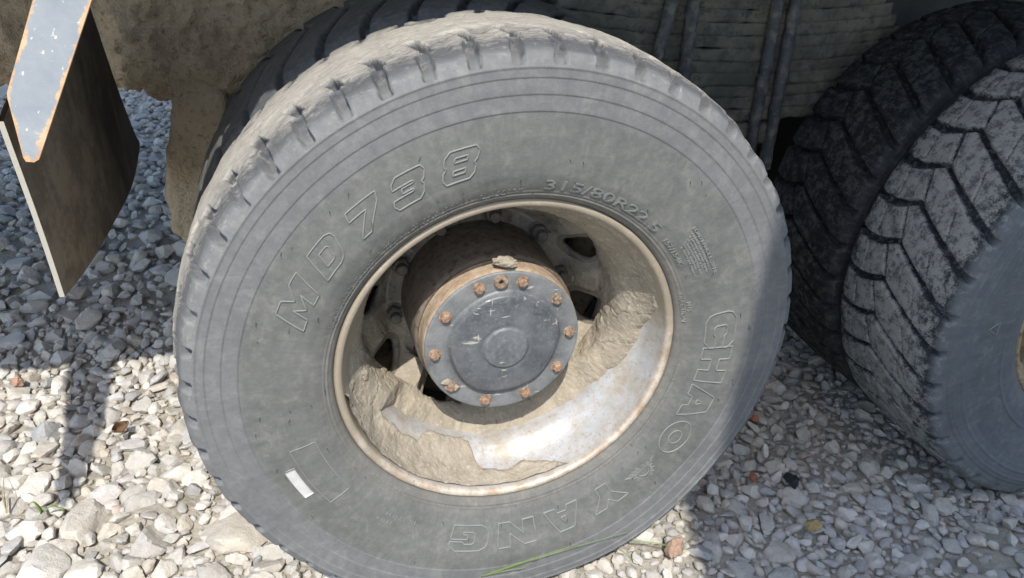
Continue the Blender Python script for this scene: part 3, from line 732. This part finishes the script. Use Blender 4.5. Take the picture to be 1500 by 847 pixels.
# moulded marks on the second outer wheel
w2 = [o for o in truck.children if o.name.startswith('wheel')][2]
P2 = pix(1456, 482, 1, -.03)-np.array([L2, 0, AX]); a2 = math.degrees(math.atan2(P2[2], P2[0])); r2_ = math.hypot(P2[0], P2[2])
S = Strokes(); mp = mapper(a2, r2_)
S.line([(-.016, -.010), (.016, -.010), (0, .014)], True, mp, .0012, .0018); S.line([(-.004, -.009), (.006, .004)], False, mp, .0008, .0014)
ob('moulded_triangle', S.mesh('moulded_triangle'), LET, w2)
tag(ob('fine_print', fine_rows([(a2-8, a2-30, r2_+.004, .012), (a2+26, a2+12, r2_-.045, .006), (a2+40, a2+29, r2_-.045, .006)], 9), LET, w2), kind='stuff')

# ---- chassis --------------------------------------------------------
def lumpy_box(name, x0, x1, y0, y1, z0, z1, amp, freq, step, bow=None, rnd=.02, crust=0.):
    "box whose faces carry a crust of mud"
    bm = bmesh.new(); bmesh.ops.create_cube(bm, size=1)
    me = bm_mesh(name, bm)
    nx, ny, nz = [max(2, int((b_-a)/step)) for a, b_ in ((x0, x1), (y0, y1), (z0, z1))]
    V = []; F = []; n0 = 0
    def face(o, du, dv, nu, nv):
        nonlocal n0
        u, v = np.meshgrid(np.linspace(0, 1, nu+1), np.linspace(0, 1, nv+1), indexing='ij')
        V.append((o+u[..., None]*du+v[..., None]*dv).reshape(-1, 3)); F.append(grid_faces(nu+1, nv+1)+n0); n0 += (nu+1)*(nv+1)
    o = np.array([x0, y0, z0]); dx = np.array([x1-x0, 0, 0]); dy = np.array([0, y1-y0, 0]); dz = np.array([0, 0, z1-z0])
    face(o, dx, dz, nx, nz); face(o+dy, dz, dx, nz, nx); face(o, dz, dy, nz, ny); face(o+dx, dy, dz, ny, nz); face(o, dy, dx, ny, nx); face(o+dz, dx, dy, nx, ny)
    V = np.concatenate(V); F = np.concatenate(F)
    c = (np.array([x0, y0, z0])+np.array([x1, y1, z1]))/2; hs = (np.array([x1, y1, z1])-np.array([x0, y0, z0]))/2
    core = np.clip(V, c-np.maximum(hs-rnd, .001), c+np.maximum(hs-rnd, .001)); d = V-core; L = np.linalg.norm(d, axis=1)[:, None]; nn = d/np.maximum(L, 1e-6)
    V = core+nn*np.minimum(rnd, np.maximum(L, 1e-6)*1.0)
    V = V+nn*(amp*(fbm(V, freq, 4)+.5*np.abs(fbm(V, freq*3.1, 3))))[:, None]
    if crust: V = V+nn*(crust*(np.abs(fbm(V, 42, 3))*2+1.2*fbm(V, 95, 2)))[:, None]
    if bow is not None: V = bow(V)
    me2 = mesh_np(name, V, F)
    bm = bmesh.new(); bm.from_mesh(me2); bmesh.ops.remove_doubles(bm, verts=bm.verts, dist=.0004); me2 = bm_mesh(name, bm, True)
    bpy.data.meshes.remove(me); return me2
fr = ob('frame_rail', lumpy_box('frame_rail', -1.9, -.12, .70, .82, .80, 1.30, .040, 11, .0075, rnd=.05, crust=.011), m_mud_dark, truck)
tag(fr, 'frame rail crusted with rough brown mud')
def post_bow(V):
    z = V[:, 2]; V[:, 0] += -.055*ss(.78, .45, z)+.02*ss(.58, .45, z); return V
ob('hanger_post', lumpy_box('hanger_post', -.575, -.462, .695, .80, .46, .80, .010, 14, .007, post_bow, .02, .003), m_mud_dark, truck)
ob('hanger_foot', lumpy_box('hanger_foot', -.600, -.515, .69, .79, .44, .53, .014, 14, .008, None, .03), m_mud_dark, truck)
# fillet of mud between rail and post
ob('hanger_gusset', lumpy_box('hanger_gusset', -.62, -.47, .70, .80, .77, .84, .03, 12, .008, None, .035, .006), m_mud_dark, truck)
ob('frame_rail', lumpy_box('frame_rail', -.12, 3.2, .84, .94, .78, 1.32, .012, 6, .03, rnd=.01), m_under, truck)

# leaf spring pack
spring = empty('leaf_spring', (.70, .70, .72), truck); tag(spring, 'stack of mud-caked spring leaves clamped by four dark bolts')
NL = 12
for k in range(NL):
    z0 = .722+.030*k; half_l = .62-.022*k
    def bow(V, zc=z0): V[:, 2] += .05*((V[:, 0]-.70)/.62)**2*1.0; return V
    me = lumpy_box('spring_leaf', .70-half_l, .70+half_l, .655-.0016*math.sin(k*2.7), .745, z0, z0+.0304, .0085, 20, .0075, bow, .0022, .0026)
    o = ob('leaf', me, m_spring, None); o.parent = spring; o.matrix_parent_inverse = spring.matrix_world.inverted()
    o.location = (-.70, -.70, -.72)
def bar_mesh(name, pts, rad, seg=10):
    P = np.array(pts, float); V = []; 
    for i, p in enumerate(P):
        t = P[min(i+1, len(P)-1)]-P[max(i-1, 0)]; t /= np.linalg.norm(t); a = np.cross(t, [0, 1, .01]); 
        if np.linalg.norm(a) < .1: a = np.cross(t, [1, 0, 0])
        a /= np.linalg.norm(a); b_ = np.cross(t, a)
        for j in range(seg):
            q = 2*PI*j/seg; V.append(p+rad*(1+.22*noise.noise(Vector(p)*38+Vector((j*.5, 0, 0))))*(math.cos(q)*a+math.sin(q)*b_))
    return mesh_np(name, V, grid_faces(len(P), seg, False, True))
for (ta, ba) in (((985, 0), (966, 70)), ((1016, 0), (1003, 100)), ((1140, 0), (1104, 190)), ((1166, 0), (1122, 235))):
    A_ = pix(*ta, 1, .635); B_ = pix(*ba, 1, .635); d = (B_-A_)/abs(B_[2]-A_[2]); d = np.array([d[0], 0, -1.])
    topp = A_-d*.2; bot_ = A_+d*(A_[2]-.60)
    P = [topp+(bot_-topp)*t for t in np.linspace(0, 1, 70)]
    me = bar_mesh('u_bolt', P, .0155, 12)
    o = ob('u_bolt', me, m_ubolt, None); o.parent = spring; o.location = (-.70, -.70, -.72)
o = ob('clamp_plate', lumpy_box('clamp_plate', .50, .88, .64, .76, .665, .715, .008, 16, .012, None, .01), m_spring, spring, (-.70, -.70, -.72))
# axles and things that fill the dark underside
for x in (0., L2):
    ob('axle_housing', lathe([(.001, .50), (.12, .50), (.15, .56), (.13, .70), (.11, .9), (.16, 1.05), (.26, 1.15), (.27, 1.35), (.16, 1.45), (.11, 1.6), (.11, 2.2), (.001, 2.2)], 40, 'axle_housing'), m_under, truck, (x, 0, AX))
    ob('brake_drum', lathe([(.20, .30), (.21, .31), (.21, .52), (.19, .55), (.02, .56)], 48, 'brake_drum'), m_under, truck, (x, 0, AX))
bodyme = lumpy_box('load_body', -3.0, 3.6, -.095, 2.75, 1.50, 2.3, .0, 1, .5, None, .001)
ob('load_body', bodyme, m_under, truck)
for x in (0., L2):
    for k, y_ in enumerate((1.62, 1.965)):
        w = empty('wheel', (x, y_, AX), truck); ob('tyre', tyre_lug_dark, None, w)
for x in (-1.2, .35, 1.0, 2.4):
    ob('cross_member', lumpy_box('cross_member', x, x+.12, .92, 1.7, .95, 1.2, .01, 6, .05, None, .01), m_under, truck)

# ---- mud flap and brackets -----------------------------------------
def sheet(name, outline_fn, nu, nv, thick_vec, mat, parent):
    "outline_fn(u, v) -> point; gives both faces, rim faces and an edge attribute"
    u, v = np.meshgrid(np.linspace(0, 1, nu), np.linspace(0, 1, nv), indexing='ij')
    P = outline_fn(u, v); Q = P+np.array(thick_vec); n = nu*nv; F = grid_faces(nu, nv)
    bd = [i*nv for i in range(nu)]+[(nu-1)*nv+j for j in range(1, nv)]+[i*nv+nv-1 for i in range(nu-2, -1, -1)]+[j for j in range(nv-2, 0, -1)]
    Fs = np.array([(bd[i], bd[(i+1) % len(bd)], bd[(i+1) % len(bd)]+n, bd[i]+n) for i in range(len(bd))])
    me = mesh_np(name, np.concatenate([P.reshape(-1, 3), Q.reshape(-1, 3)]), np.concatenate([F, F[:, ::-1]+n, Fs]))
    bm = bmesh.new(); bm.from_mesh(me); bmesh.ops.recalc_face_normals(bm, faces=bm.faces); me = bm_mesh(name, bm)
    return me, F, n, bd
flap_c = {'nt': pix(8, 178, 0, -.685), 'nb': pix(95, 435, 0, -.675), 'fb': pix(207, 215, 0, -.66), 'ft': pix(135, 25, 0, -.665)}
def flap_fn(u, v):
    nt_, nb, fb, ft = [flap_c[k] for k in ('nt', 'nb', 'fb', 'ft')]
    ext = nt_+(nt_-nb)*.6; ext2 = ft+(ft-fb)*.5
    near = np.where((v < .6)[..., None], nb+(nt_-nb)*(v/.6)[..., None], nt_+(ext-nt_)*((v-.6)/.4)[..., None])
    far = np.where((v < .6)[..., None], fb+(ft-fb)*(v/.6)[..., None], ft+(ext2-ft)*((v-.6)/.4)[..., None])
    # rounded lower far corner, sagging lower edge
    P = near+(far-near)*u[..., None]
    P[..., 2] -= .012*np.sin(u*PI)*(1-v)
    P[..., 0] += .012*np.sin(u*PI*1.0)*(1-v)
    P[..., 0] += .0022*np.sin(6*v+3.1*u)+.0018*np.sin(11*u-4*v)
    cut = ss(.965, 1., u)*ss(.06, 0, v); P[..., 2] += .010*cut
    # cut-off top near corner
    P[..., 2] -= 0
    return P
me, F, n, bd = sheet('mud_flap', flap_fn, 40, 50, (-.007, .0, .0), None, None)
# edge faces paled: sun on the near edge put into the colour
att = me.attributes.new('edge', 'FLOAT', 'FACE'); vals = np.zeros(len(me.polygons))
for p in me.polygons:
    if abs(p.normal.x) < .35: vals[p.index] = 1.
att.data.foreach_set('value', vals)
# remove the part of the flap above the bracket tip on the near side: slanted cut
bm = bmesh.new(); bm.from_mesh(me)
bmesh.ops.bisect_plane(bm, geom=bm.verts[:]+bm.edges[:]+bm.faces[:], plane_co=tuple(flap_c['nt']), plane_no=(0, -.35, 1.), clear_outer=True)
bm.to_mesh(me); bm.free()
fl = ob('mud_flap', me, m_flap, truck); tag(fl, 'brown rubber mud flap with a pale sunlit edge')

def bracket(name, outline, y, thick):
    "tapered plate: outline in (x, z), given thickness along y, edge attribute for rust"
    O = np.array(outline, float); bm = bmesh.new()
    lo, hi = O.min(0), O.max(0); st = .0035
    gx_ = np.arange(lo[0], hi[0]+st, st); gz_ = np.arange(lo[1], hi[1]+st, st)
    vs_ = [bm.verts.new((p[0], y, p[1])) for p in resample(np.vstack([O, O[:1]]), .006)[:-1]]
    f = bm.faces.new(vs_)
    ret = bmesh.ops.extrude_face_region(bm, geom=[f]); ev = [e for e in ret['geom'] if isinstance(e, bmesh.types.BMVert)]
    bmesh.ops.translate(bm, verts=ev, vec=(0, thick, 0))
    front = [f for f in bm.faces if len(f.verts) > 4]
    bmesh.ops.triangulate(bm, faces=front)
    for _ in range(3):
        long_e = [e for e in bm.edges if e.calc_length() > .012]
        if long_e: bmesh.ops.subdivide_edges(bm, edges=long_e, cuts=1)
        bmesh.ops.triangulate(bm, faces=[f for f in bm.faces if len(f.verts) > 3])
    bmesh.ops.recalc_face_normals(bm, faces=bm.faces)
    me = bm_mesh(name, bm)
    A = O; B = np.roll(O, -1, 0); vals = []
    for v in me.vertices:
        p = np.array([v.co.x, v.co.z]); t = np.clip(((p-A)*(B-A)).sum(1)/((B-A)**2).sum(1), 0, 1); vals.append(np.linalg.norm(p-(A+(B-A)*t[:, None]), axis=1).min())
    zz = np.array([v.co.z for v in me.vertices]); d = np.array(vals)
    e = np.clip(1.0-d/.009, 0, 1); e = np.maximum(e, ss(lo[1]+.06, lo[1]+.0, zz)*ss(.02, .0, d)*1.2)
    at = me.attributes.new('edge', 'FLOAT', 'POINT'); at.data.foreach_set('value', e)
    return me
YB = .055
q = [pix(x, y, 1, YB)[[0, 2]] for x, y in ((137, -20), (133, 4), (57, 234), (50, 238), (38, 237), (34, 231), (11, 145), (10, 136), (48, -20))]
d_ = q[0]-q[2]; q = [q[0]+d_*1.9]+q[1:-1]+[q[-1]+d_*1.9]
br_ = ob('flap_bracket', bracket('flap_bracket', q, YB, .008), m_bracket, truck); tag(br_, 'tapered grey steel flap bracket with rusty edges')
# unseen plate added outside the view, shaped to cast the dark stripe on gravel
def at_shadow(gx_, gy_, z): t = z/1.45; return np.array([gx_-.28*t, gy_-t, z])
e1 = [at_shadow(*pix(x, y)[:2], z) for x, y, z in ((97, 515, 1.5), (90, 620, 1.05), (72, 735, .72), (92, 742, .70), (122, 690, .78), (150, 615, 1.05), (168, 512, 1.5))]
V = np.array(e1); me = mesh_np('flap_bracket', np.concatenate([V, V+np.array([0, .006, 0])]), np.array([(0, 1, 5, 6), (1, 2, 4, 5), (2, 3, 4, 4)][:2]), False)
bm = bmesh.new(); a = [bm.verts.new(v) for v in V]; b2 = [bm.verts.new(v+np.array([0, .006, 0])) for v in V]
for idx in ((0, 1, 5, 6), (1, 2, 4, 5), (2, 3, 4)):
    bm.faces.new([a[i] for i in idx]); bm.faces.new([b2[i] for i in reversed(idx)])
for i in range(7): bm.faces.new((a[i], a[(i+1) % 7], b2[(i+1) % 7], b2[i]))
bmesh.ops.recalc_face_normals(bm, faces=bm.faces)
ob('flap_bracket', bm_mesh('flap_bracket', bm), m_bracket, truck)  # this one is the added plate that shades the gravel

# ---- tall white box on wheels, added unseen to cast the shade on the right ----
shade_lorry = tag(empty('added_shade_lorry', (1.5, -2.2, 0)), 'tall white box lorry parked alongside the truck', 'shade_lorry')
m_box = mat_simple('bounce_white_panel', (.70, .71, .71), (.78, .78, .77), 3, .6, .1, .002)  # white so the added box bounces some light into its own shade
YL = -2.0; XL = .43-.28*(abs(YL)-.03)
def plain_box(name, x0, x1, y0, y1, z0, z1, mat, parent):
    me = lumpy_box(name, x0, x1, y0, y1, z0, z1, 0, 1, 5, None, .0005); o = ob(name, me, mat, parent); o.location = tuple(-np.array(parent.location)); return o
plain_box('shade_box_body', XL, XL+2.3, YL-2.4, YL, .15, 4.35, m_box, shade_lorry)
for k in range(4): plain_box('shade_box_rib', XL+.1+k*.68, XL+.15+k*.68, YL+.0005, YL+.03, .2, 4.3, m_box, shade_lorry)
for x in (XL+.5, XL+1.7):  # wheels under the added shade caster
    w = ob('wheel', lathe([(.02, -.02), (.28, -.02), (.30, -.05), (.48, -.05), (.5, 0), (.5, .22), (.3, .25), (.02, .25)], 40, 'wheel'), m_under, shade_lorry); w.location = (x-1.5, YL-.3+2.2, .48)

# ------------------------------------------------------------------ gravel
m_stone, nt, b = new_mat('crushed_stone'); g = NT(nt)
at = g.node('ShaderNodeAttribute', attribute_name='tint'); gp = g.node('ShaderNodeNewGeometry').outputs['Position']; n1 = g.noise(60, 6, .7, vec=gp); n2 = g.noise(210, 4, .7, vec=gp)
c = g.mix(g.ramp(n1, [(.3, 0.), (.7, 1.)]), at.outputs['Color'], g.mix(1., at.outputs['Color'], (.78, .74, .68), 'MULTIPLY'))
c = g.mix(g.math('MULTIPLY', g.ramp(n2, [(.55, 0.), (.72, 1.)]), .35), c, (.60, .57, .51))
c = g.mix(g.math('MULTIPLY', g.ramp(n1, [(.58, 0.), (.72, 1.)]), .3), c, (.44, .40, .32))
g.link(c, b.inputs['Base Color']); b.inputs['Roughness'].default_value = .92; b.inputs['Specular IOR Level'].default_value = .25
g.bump(g.math('ADD', n1, g.math('MULTIPLY', n2, .5)), .7, .006, b)
PAL = np.array([(.52, .49, .435), (.47, .455, .42), (.56, .535, .48), (.43, .415, .385), (.52, .48, .41), (.44, .43, .41), (.60, .58, .535), (.48, .405, .35), (.34, .345, .35), (.50, .49, .48)])*1.05; PAL = PAL*.84+PAL.mean(1, keepdims=True)*.16
def stone_variants(n, sub, seed):
    out = []
    r_ = np.random.default_rng(seed)
    bm = bmesh.new(); bmesh.ops.create_icosphere(bm, subdivisions=sub, radius=1); D = np.array([v.co[:] for v in bm.verts]); F = np.array([[v.index for v in f.verts] for f in bm.faces]); bm.free()
    for k in range(n):
        c_ = r_.integers(9, 17); ns = r_.normal(size=(c_, 3)); ns /= np.linalg.norm(ns, axis=1)[:, None]; ds = r_.uniform(.55, .92, c_)
        dt = D@ns.T; pp = r_.uniform(18, 70); t = (np.maximum(dt, 0)/ds)**pp; t = (t.sum(1)+.9**pp)**(-1/pp)
        V = D*t[:, None]
        V = V*(1+.22*fbm(D+k*7.1, 1.4, 2)[:, None]+.10*fbm(D+k*3.3, 4, 3)[:, None])
        V *= np.array([r_.uniform(.95, 1.35), r_.uniform(.75, 1.), r_.uniform(.5, .8)])
        out.append(V)
    return out, F
V1, F1 = stone_variants(24, 1, 1); V2, F2 = stone_variants(30, 2, 2); V3, F3 = stone_variants(30, 3, 3)
def rot_rand(r_, tilt=.35):
    yaw = r_.uniform(0, 2*PI); tx, ty = r_.normal(size=2)*tilt
    return np.array(Matrix.Rotation(yaw, 3, 'Z') @ Matrix.Rotation(tx, 3, 'X') @ Matrix.Rotation(ty, 3, 'Y'))
cell = .05; gridd = {}
def place(x, y, r, tight):
    i, j = int(math.floor(x/cell)), int(math.floor(y/cell)); k = int(math.ceil((r+.075)/cell))
    for a in range(i-k, i+k+1):
        for b_ in range(j-k, j+k+1):
            for (x2, y2, r2) in gridd.get((a, b_), ()):
                if (x-x2)**2+(y-y2)**2 < ((r+r2)*tight)**2: return False
    gridd.setdefault((i, j), []).append((x, y, r)); return True
stones = []
def in_patch(x, y): return sandy(np.array(x), np.array(y)) > .012
def tyre_zone(x, y):
    for cx in (0., L2):
        for c0 in (0., SP):
            if abs(x-cx) < .17 and c0-.02 < y < c0+.28: return True
    return False
big = [(122, 752, .062), (338, 778, .066), (61, 838, .058), (205, 668, .042), (265, 622, .036), (160, 600, .030), (20, 700, .034), (60, 655, .036), (150, 720, .036), (310, 835, .045), (215, 790, .040), (35, 770, .04), (120, 640, .03), (90, 800, .036), (395, 825, .036), (1140, 800, .034), (1090, 828, .03), (1150, 840, .04), (260, 690, .034), (85, 560, .034), (230, 560, .03), (40, 590, .032), (1240, 740, .03), (940, 780, .03), (60, 430, .05), (130, 470, .045), (30, 380, .05)]
for px, py, r in big:
    P = pix(px, py); place(P[0], P[1], r, .7); stones.append((P[0], P[1], r, 0))
def scatter(x0, x1, y0, y1, n, rf, tight, layer):
    for _ in range(n):
        x = rng.uniform(x0, x1); y = rng.uniform(y0, y1)
        if tyre_zone(x, y): continue
        r = rf()
        if in_patch(x, y) and rng.random() < .75: continue
        if place(x, y, r, tight): stones.append((x, y, r, layer))
def rf_mid(): return float(np.clip(rng.lognormal(math.log(.0175), .33), .010, .036))
def rf_left(): return float(np.clip(rng.lognormal(math.log(.0205), .38), .010, .044))
def rf_small(): return rng.uniform(.0065, .011)
scatter(-1.45, -.30, .0, 1.25, 16000, rf_left, .62, 0)
scatter(-.30, 1.75, -.45, 1.35, 30000, rf_mid, .62, 0)
scatter(-1.9, -.3, 1.25, 4.6, 12000, lambda: float(np.clip(rng.lognormal(math.log(.026), .35), .014, .05)), .66, 2)
scatter(-.3, 2.2, 1.35, 2.4, 3000, lambda: .026, .70, 2)
rf_far = lambda: float(np.clip(rng.lognormal(math.log(.023), .35), .013, .045))
scatter(-2.4, -1.45, -.5, 2.6, 5000, rf_far, .68, 2)
scatter(-1.45, 2.5, -1.1, -.40, 5500, rf_far, .68, 2)
scatter(-1.45, -.30, -.40, .02, 2600, rf_left, .66, 2)
scatter(1.75, 2.7, -.4, 1.8, 3000, rf_far, .70, 2)
scatter(-1.4, 1.75, -.45, 1.25, 26000, rf_small, .66, 1)
# which stones are seen, and how large
def hidden(x, y):
    px, py = proj((x, y, .01))
    if not (-10 < px < 1510 and -10 < py < 857): return True
    D = np.array([x, y, .01])-CAM
    for cx, yy_, rad in ((0, -.02, .51), (0, .27, .535), (0, SP, .53), (0, SP+.27, .53), (L2, -.02, .5), (L2, .27, .53), (L2, SP, .53)):
        t = (yy_-CAM[1])/D[1]
        if 0 < t < 1:
            Q = CAM+t*D
            if math.hypot(Q[0]-cx, Q[2]-AX) < rad: return True
    t = (-.68-CAM[0])/D[0] if abs(D[0]) > 1e-6 else -1
    if 0 < t < 1:
        Q = CAM+t*D
        if .0 < Q[1] < .95 and Q[2] > .58: return True
    return False
cand = []; hid = [hidden(x, y) for x, y, r, ly in stones]
for i, (x, y, r, ly) in enumerate(stones):
    if ly == 1 or hid[i]: continue
    dd = np.linalg.norm(np.array([x, y, 0])-CAM); cand.append((-r/dd, i))
cand.sort(); hero = {i for _, i in cand[:285]}
HC = ['cream', 'light grey', 'whitish', 'mid grey', 'sandy beige', 'dull grey', 'near white chalky', 'pinkish brown', 'dark slate grey', 'cool grey']
def stone_label(x, y, r, k):
    size = 'small' if r < .027 else ('medium' if r < .033 else ('large' if r < .042 else 'very large'))
    lit = y < .915 and x < .43+.28*(y+.03)
    stripe = -.97 < x < -.80 and y > .36
    if y > 1.25: where = 'in the shaded gravel far behind the mud flap'
    elif not lit and x > .2: where = 'in the shaded gravel between the two outer wheels' if y > .1 else 'in the shaded gravel clear of the wheels'
    elif not lit: where = 'in the truck shadow below the mud flap'
    elif stripe: where = 'in the dark stripe of shade on sunlit gravel'
    elif x > 0: where = 'in the sunlit wedge of gravel beside the tyre'
    elif x > -.8: where = 'in the sunlit gravel between shade stripe and tyre'
    else: where = 'in the sunlit gravel outside the shade stripe'
    return '%s %s stone %s' % (size, HC[k], where)
pw = np.array([.18, .16, .15, .10, .10, .07, .12, .022, .022, .08]); pw /= pw.sum()
SV = {1: [], 2: []}; SF = {1: [], 2: []}; SC = {1: [], 2: []}; cnt = {1: 0, 2: 0}
hero_me = {}
for i, (x, y, r, ly) in enumerate(stones):
    k = int(rng.choice(len(PAL), p=pw)); tint = np.clip(PAL[k]*rng.uniform(.88, 1.1)*(.92 if ly == 1 else 1), 0, .75)
    gz = float(ground_h(np.array(x), np.array(y))); 
    z = gz+r*rng.uniform(.15, .50) if ly != 1 else gz+.0035
    if ly == 0 and r > .028: z = gz+r*rng.uniform(.1, .3)
    Rm = rot_rand(rng, .35 if r < .033 else .1)
    if i in hero:
        vi = int(rng.integers(len(V3))); key = (vi, k)
        if key not in hero_me:
            me = mesh_np('stone', V3[vi], F3, True); me.set_sharp_from_angle(angle=R(24)); a_ = me.color_attributes.new('tint', 'FLOAT_COLOR', 'POINT')
            a_.data.foreach_set('color', np.tile(np.r_[PAL[k], 1.].astype(np.float32), len(V3[vi]))); me.materials.append(m_stone); hero_me[key] = me
        o = bpy.data.objects.new('stone', hero_me[key]); col.objects.link(o)
        M4 = Matrix([list(Rm[a_]*r)+[(x, y, z)[a_]] for a_ in range(3)]+[[0, 0, 0, 1]]); o.matrix_world = M4
        tag(o, stone_label(x, y, r, k), 'stone', 'gravel stones around the truck wheels')
    else:
        s_ = 2 if (ly == 0 and r > .0115 and not hid[i]) else 1
        VV, FF = (V2, F2) if s_ == 2 else (V1, F1)
        v = VV[int(rng.integers(len(VV)))]@Rm.T*r+np.array([x, y, z])
        SV[s_].append(v); SF[s_].append(FF+cnt[s_]); cnt[s_] += len(v); SC[s_].append(np.tile(np.r_[tint, 1.], (len(v), 1)))
v = np.concatenate(SV[1]+SV[2]); f = np.concatenate(SF[1]+[q+cnt[1] for q in SF[2]]); cc = np.concatenate(SC[1]+SC[2]).astype(np.float32)
me = mesh_np('gravel', v, f, True); me.set_sharp_from_angle(angle=R(30)); a_ = me.color_attributes.new('tint', 'FLOAT_COLOR', 'POINT'); a_.data.foreach_set('color', cc.ravel())
tag(ob('gravel', me, m_stone), 'loose pale crushed gravel covering the ground', 'gravel', kind='stuff')
print('stones', len(stones), 'hero', len(hero), 'tris', len(f))

# odd pieces on the gravel
def odd(name, px, py, size, colr, label, cat, seed, flat=.7, rough=.85, up=.012):
    P = pix(px, py, 2, up); mt = mat_simple(name+'_mat', tuple(np.array(colr)*.8), colr, 40, rough, .5, .003)
    o = ob(name, rough_blob(name, size, size*.8, size*flat, seed, 3, .8, 2., 12), mt, None, tuple(P)); o.rotation_euler = (seed*.7, seed*.3, seed*1.1)
    return tag(o, label, cat)
odd('stone', 1104, 699, .013, (.33, .13, .075), 'brick red stone chip near the black lump', 'stone', 61)
odd('stone', 1106, 612, .012, (.36, .15, .09), 'small brick red chip beside the dusty tyre', 'stone', 62)
odd('stone', 1193, 768, .019, (.36, .27, .12), 'yellow ochre rounded stone in the shaded gravel', 'stone', 63)
odd('asphalt_lump', 1161, 703, .024, (.018, .02, .024), 'black asphalt lump lying in the shaded gravel', 'lump', 64)
odd('stone', 25, 557, .02, (.40, .24, .17), 'rust pink stone at the edge of the shade', 'stone', 65)
odd('stone', 985, 805, .026, (.33, .22, .15), 'brown pointed stone below the tyre in sunlight', 'stone', 66)
# dry leaf
P0 = pix(172, 628, 2, .022)
u, v = np.meshgrid(np.linspace(-1, 1, 15), np.linspace(-1, 1, 9), indexing='ij')
w_ = (1-u**2)*.55+.02; LV = np.stack([u*.030, v*w_*.026, .012*np.abs(v)*w_+.010*u**2+.004*np.sin(5*u+3*v)], -1)
lm = mesh_np('dry_leaf', LV, grid_faces(15, 9)); lf = ob('dry_leaf', lm, mat_simple('dry_leaf_mat', (.13, .075, .04), (.19, .115, .065), 60, .8, .4, .002), None, tuple(P0))
lf.modifiers.new('s', 'SOLIDIFY').thickness = .0006; lf.rotation_euler = (.9, .3, 1.2); tag(lf, 'curled brown dry leaf on the sunlit gravel', 'leaf')
# grass
m_grass = mat_simple('grass_blade', (.10, .17, .025), (.17, .24, .05), 30, .6, 0, .001)
m_dry = mat_simple('dry_stem', (.30, .25, .14), (.36, .31, .2), 30, .7, 0, .001)
def blade_mesh(P, w):
    P = np.array(P, float); V = []
    for i, p in enumerate(P):
        t = P[min(i+1, len(P)-1)]-P[max(i-1, 0)]; t /= np.linalg.norm(t); s_ = np.cross(t, [0, 0, 1.]); s_ /= np.linalg.norm(s_)+1e-9
        ww = w*(1-.85*i/(len(P)-1)); V += [p-s_*ww, p+np.array([0, 0, .0008]), p+s_*ww]
    return mesh_np('grass_blade', V, grid_faces(len(P), 3))
def tuft(base_px, tips, label, mat, lift=.03, w=.0016, plane=None):
    B = pix(*base_px) if plane is None else pix(*base_px, 1, plane); root = empty('grass_tuft', tuple(B)); tag(root, label, 'grass')
    for tx, ty in tips:
        T = pix(tx, ty, 2, .02) if plane is None else pix(tx, ty, 1, plane-.01); Mid = (B+T)/2+np.array([0, 0, lift])
        pts = [(1-t)**2*B+2*t*(1-t)*Mid+t*t*T-B for t in np.linspace(0, 1, 12)]
        me = blade_mesh(pts, w); o = ob('grass_blade', me, mat, root)
        so = o.modifiers.new('s', 'SOLIDIFY'); so.thickness = .0004
    return root
tuft((705, 845), [(790, 818), (850, 797), (770, 832), (925, 778)], 'thin green grass blades trailing under the dusty tyre', m_grass, .006, .0007, -.055)
tuft((880, 790), [(960, 770), (985, 800), (1010, 806), (940, 830)], 'wispy grass stems on the sunlit gravel beside the tyre', m_grass, .012, .0009)
tuft((62, 752), [(95, 748), (45, 738)], 'small green weed beside a large pale stone', m_grass, .03, .004)
tuft((10, 752), [(6, 700), (20, 715), (2, 722)], 'tiny dry grass stalks between stones', m_dry, .03, .0012)
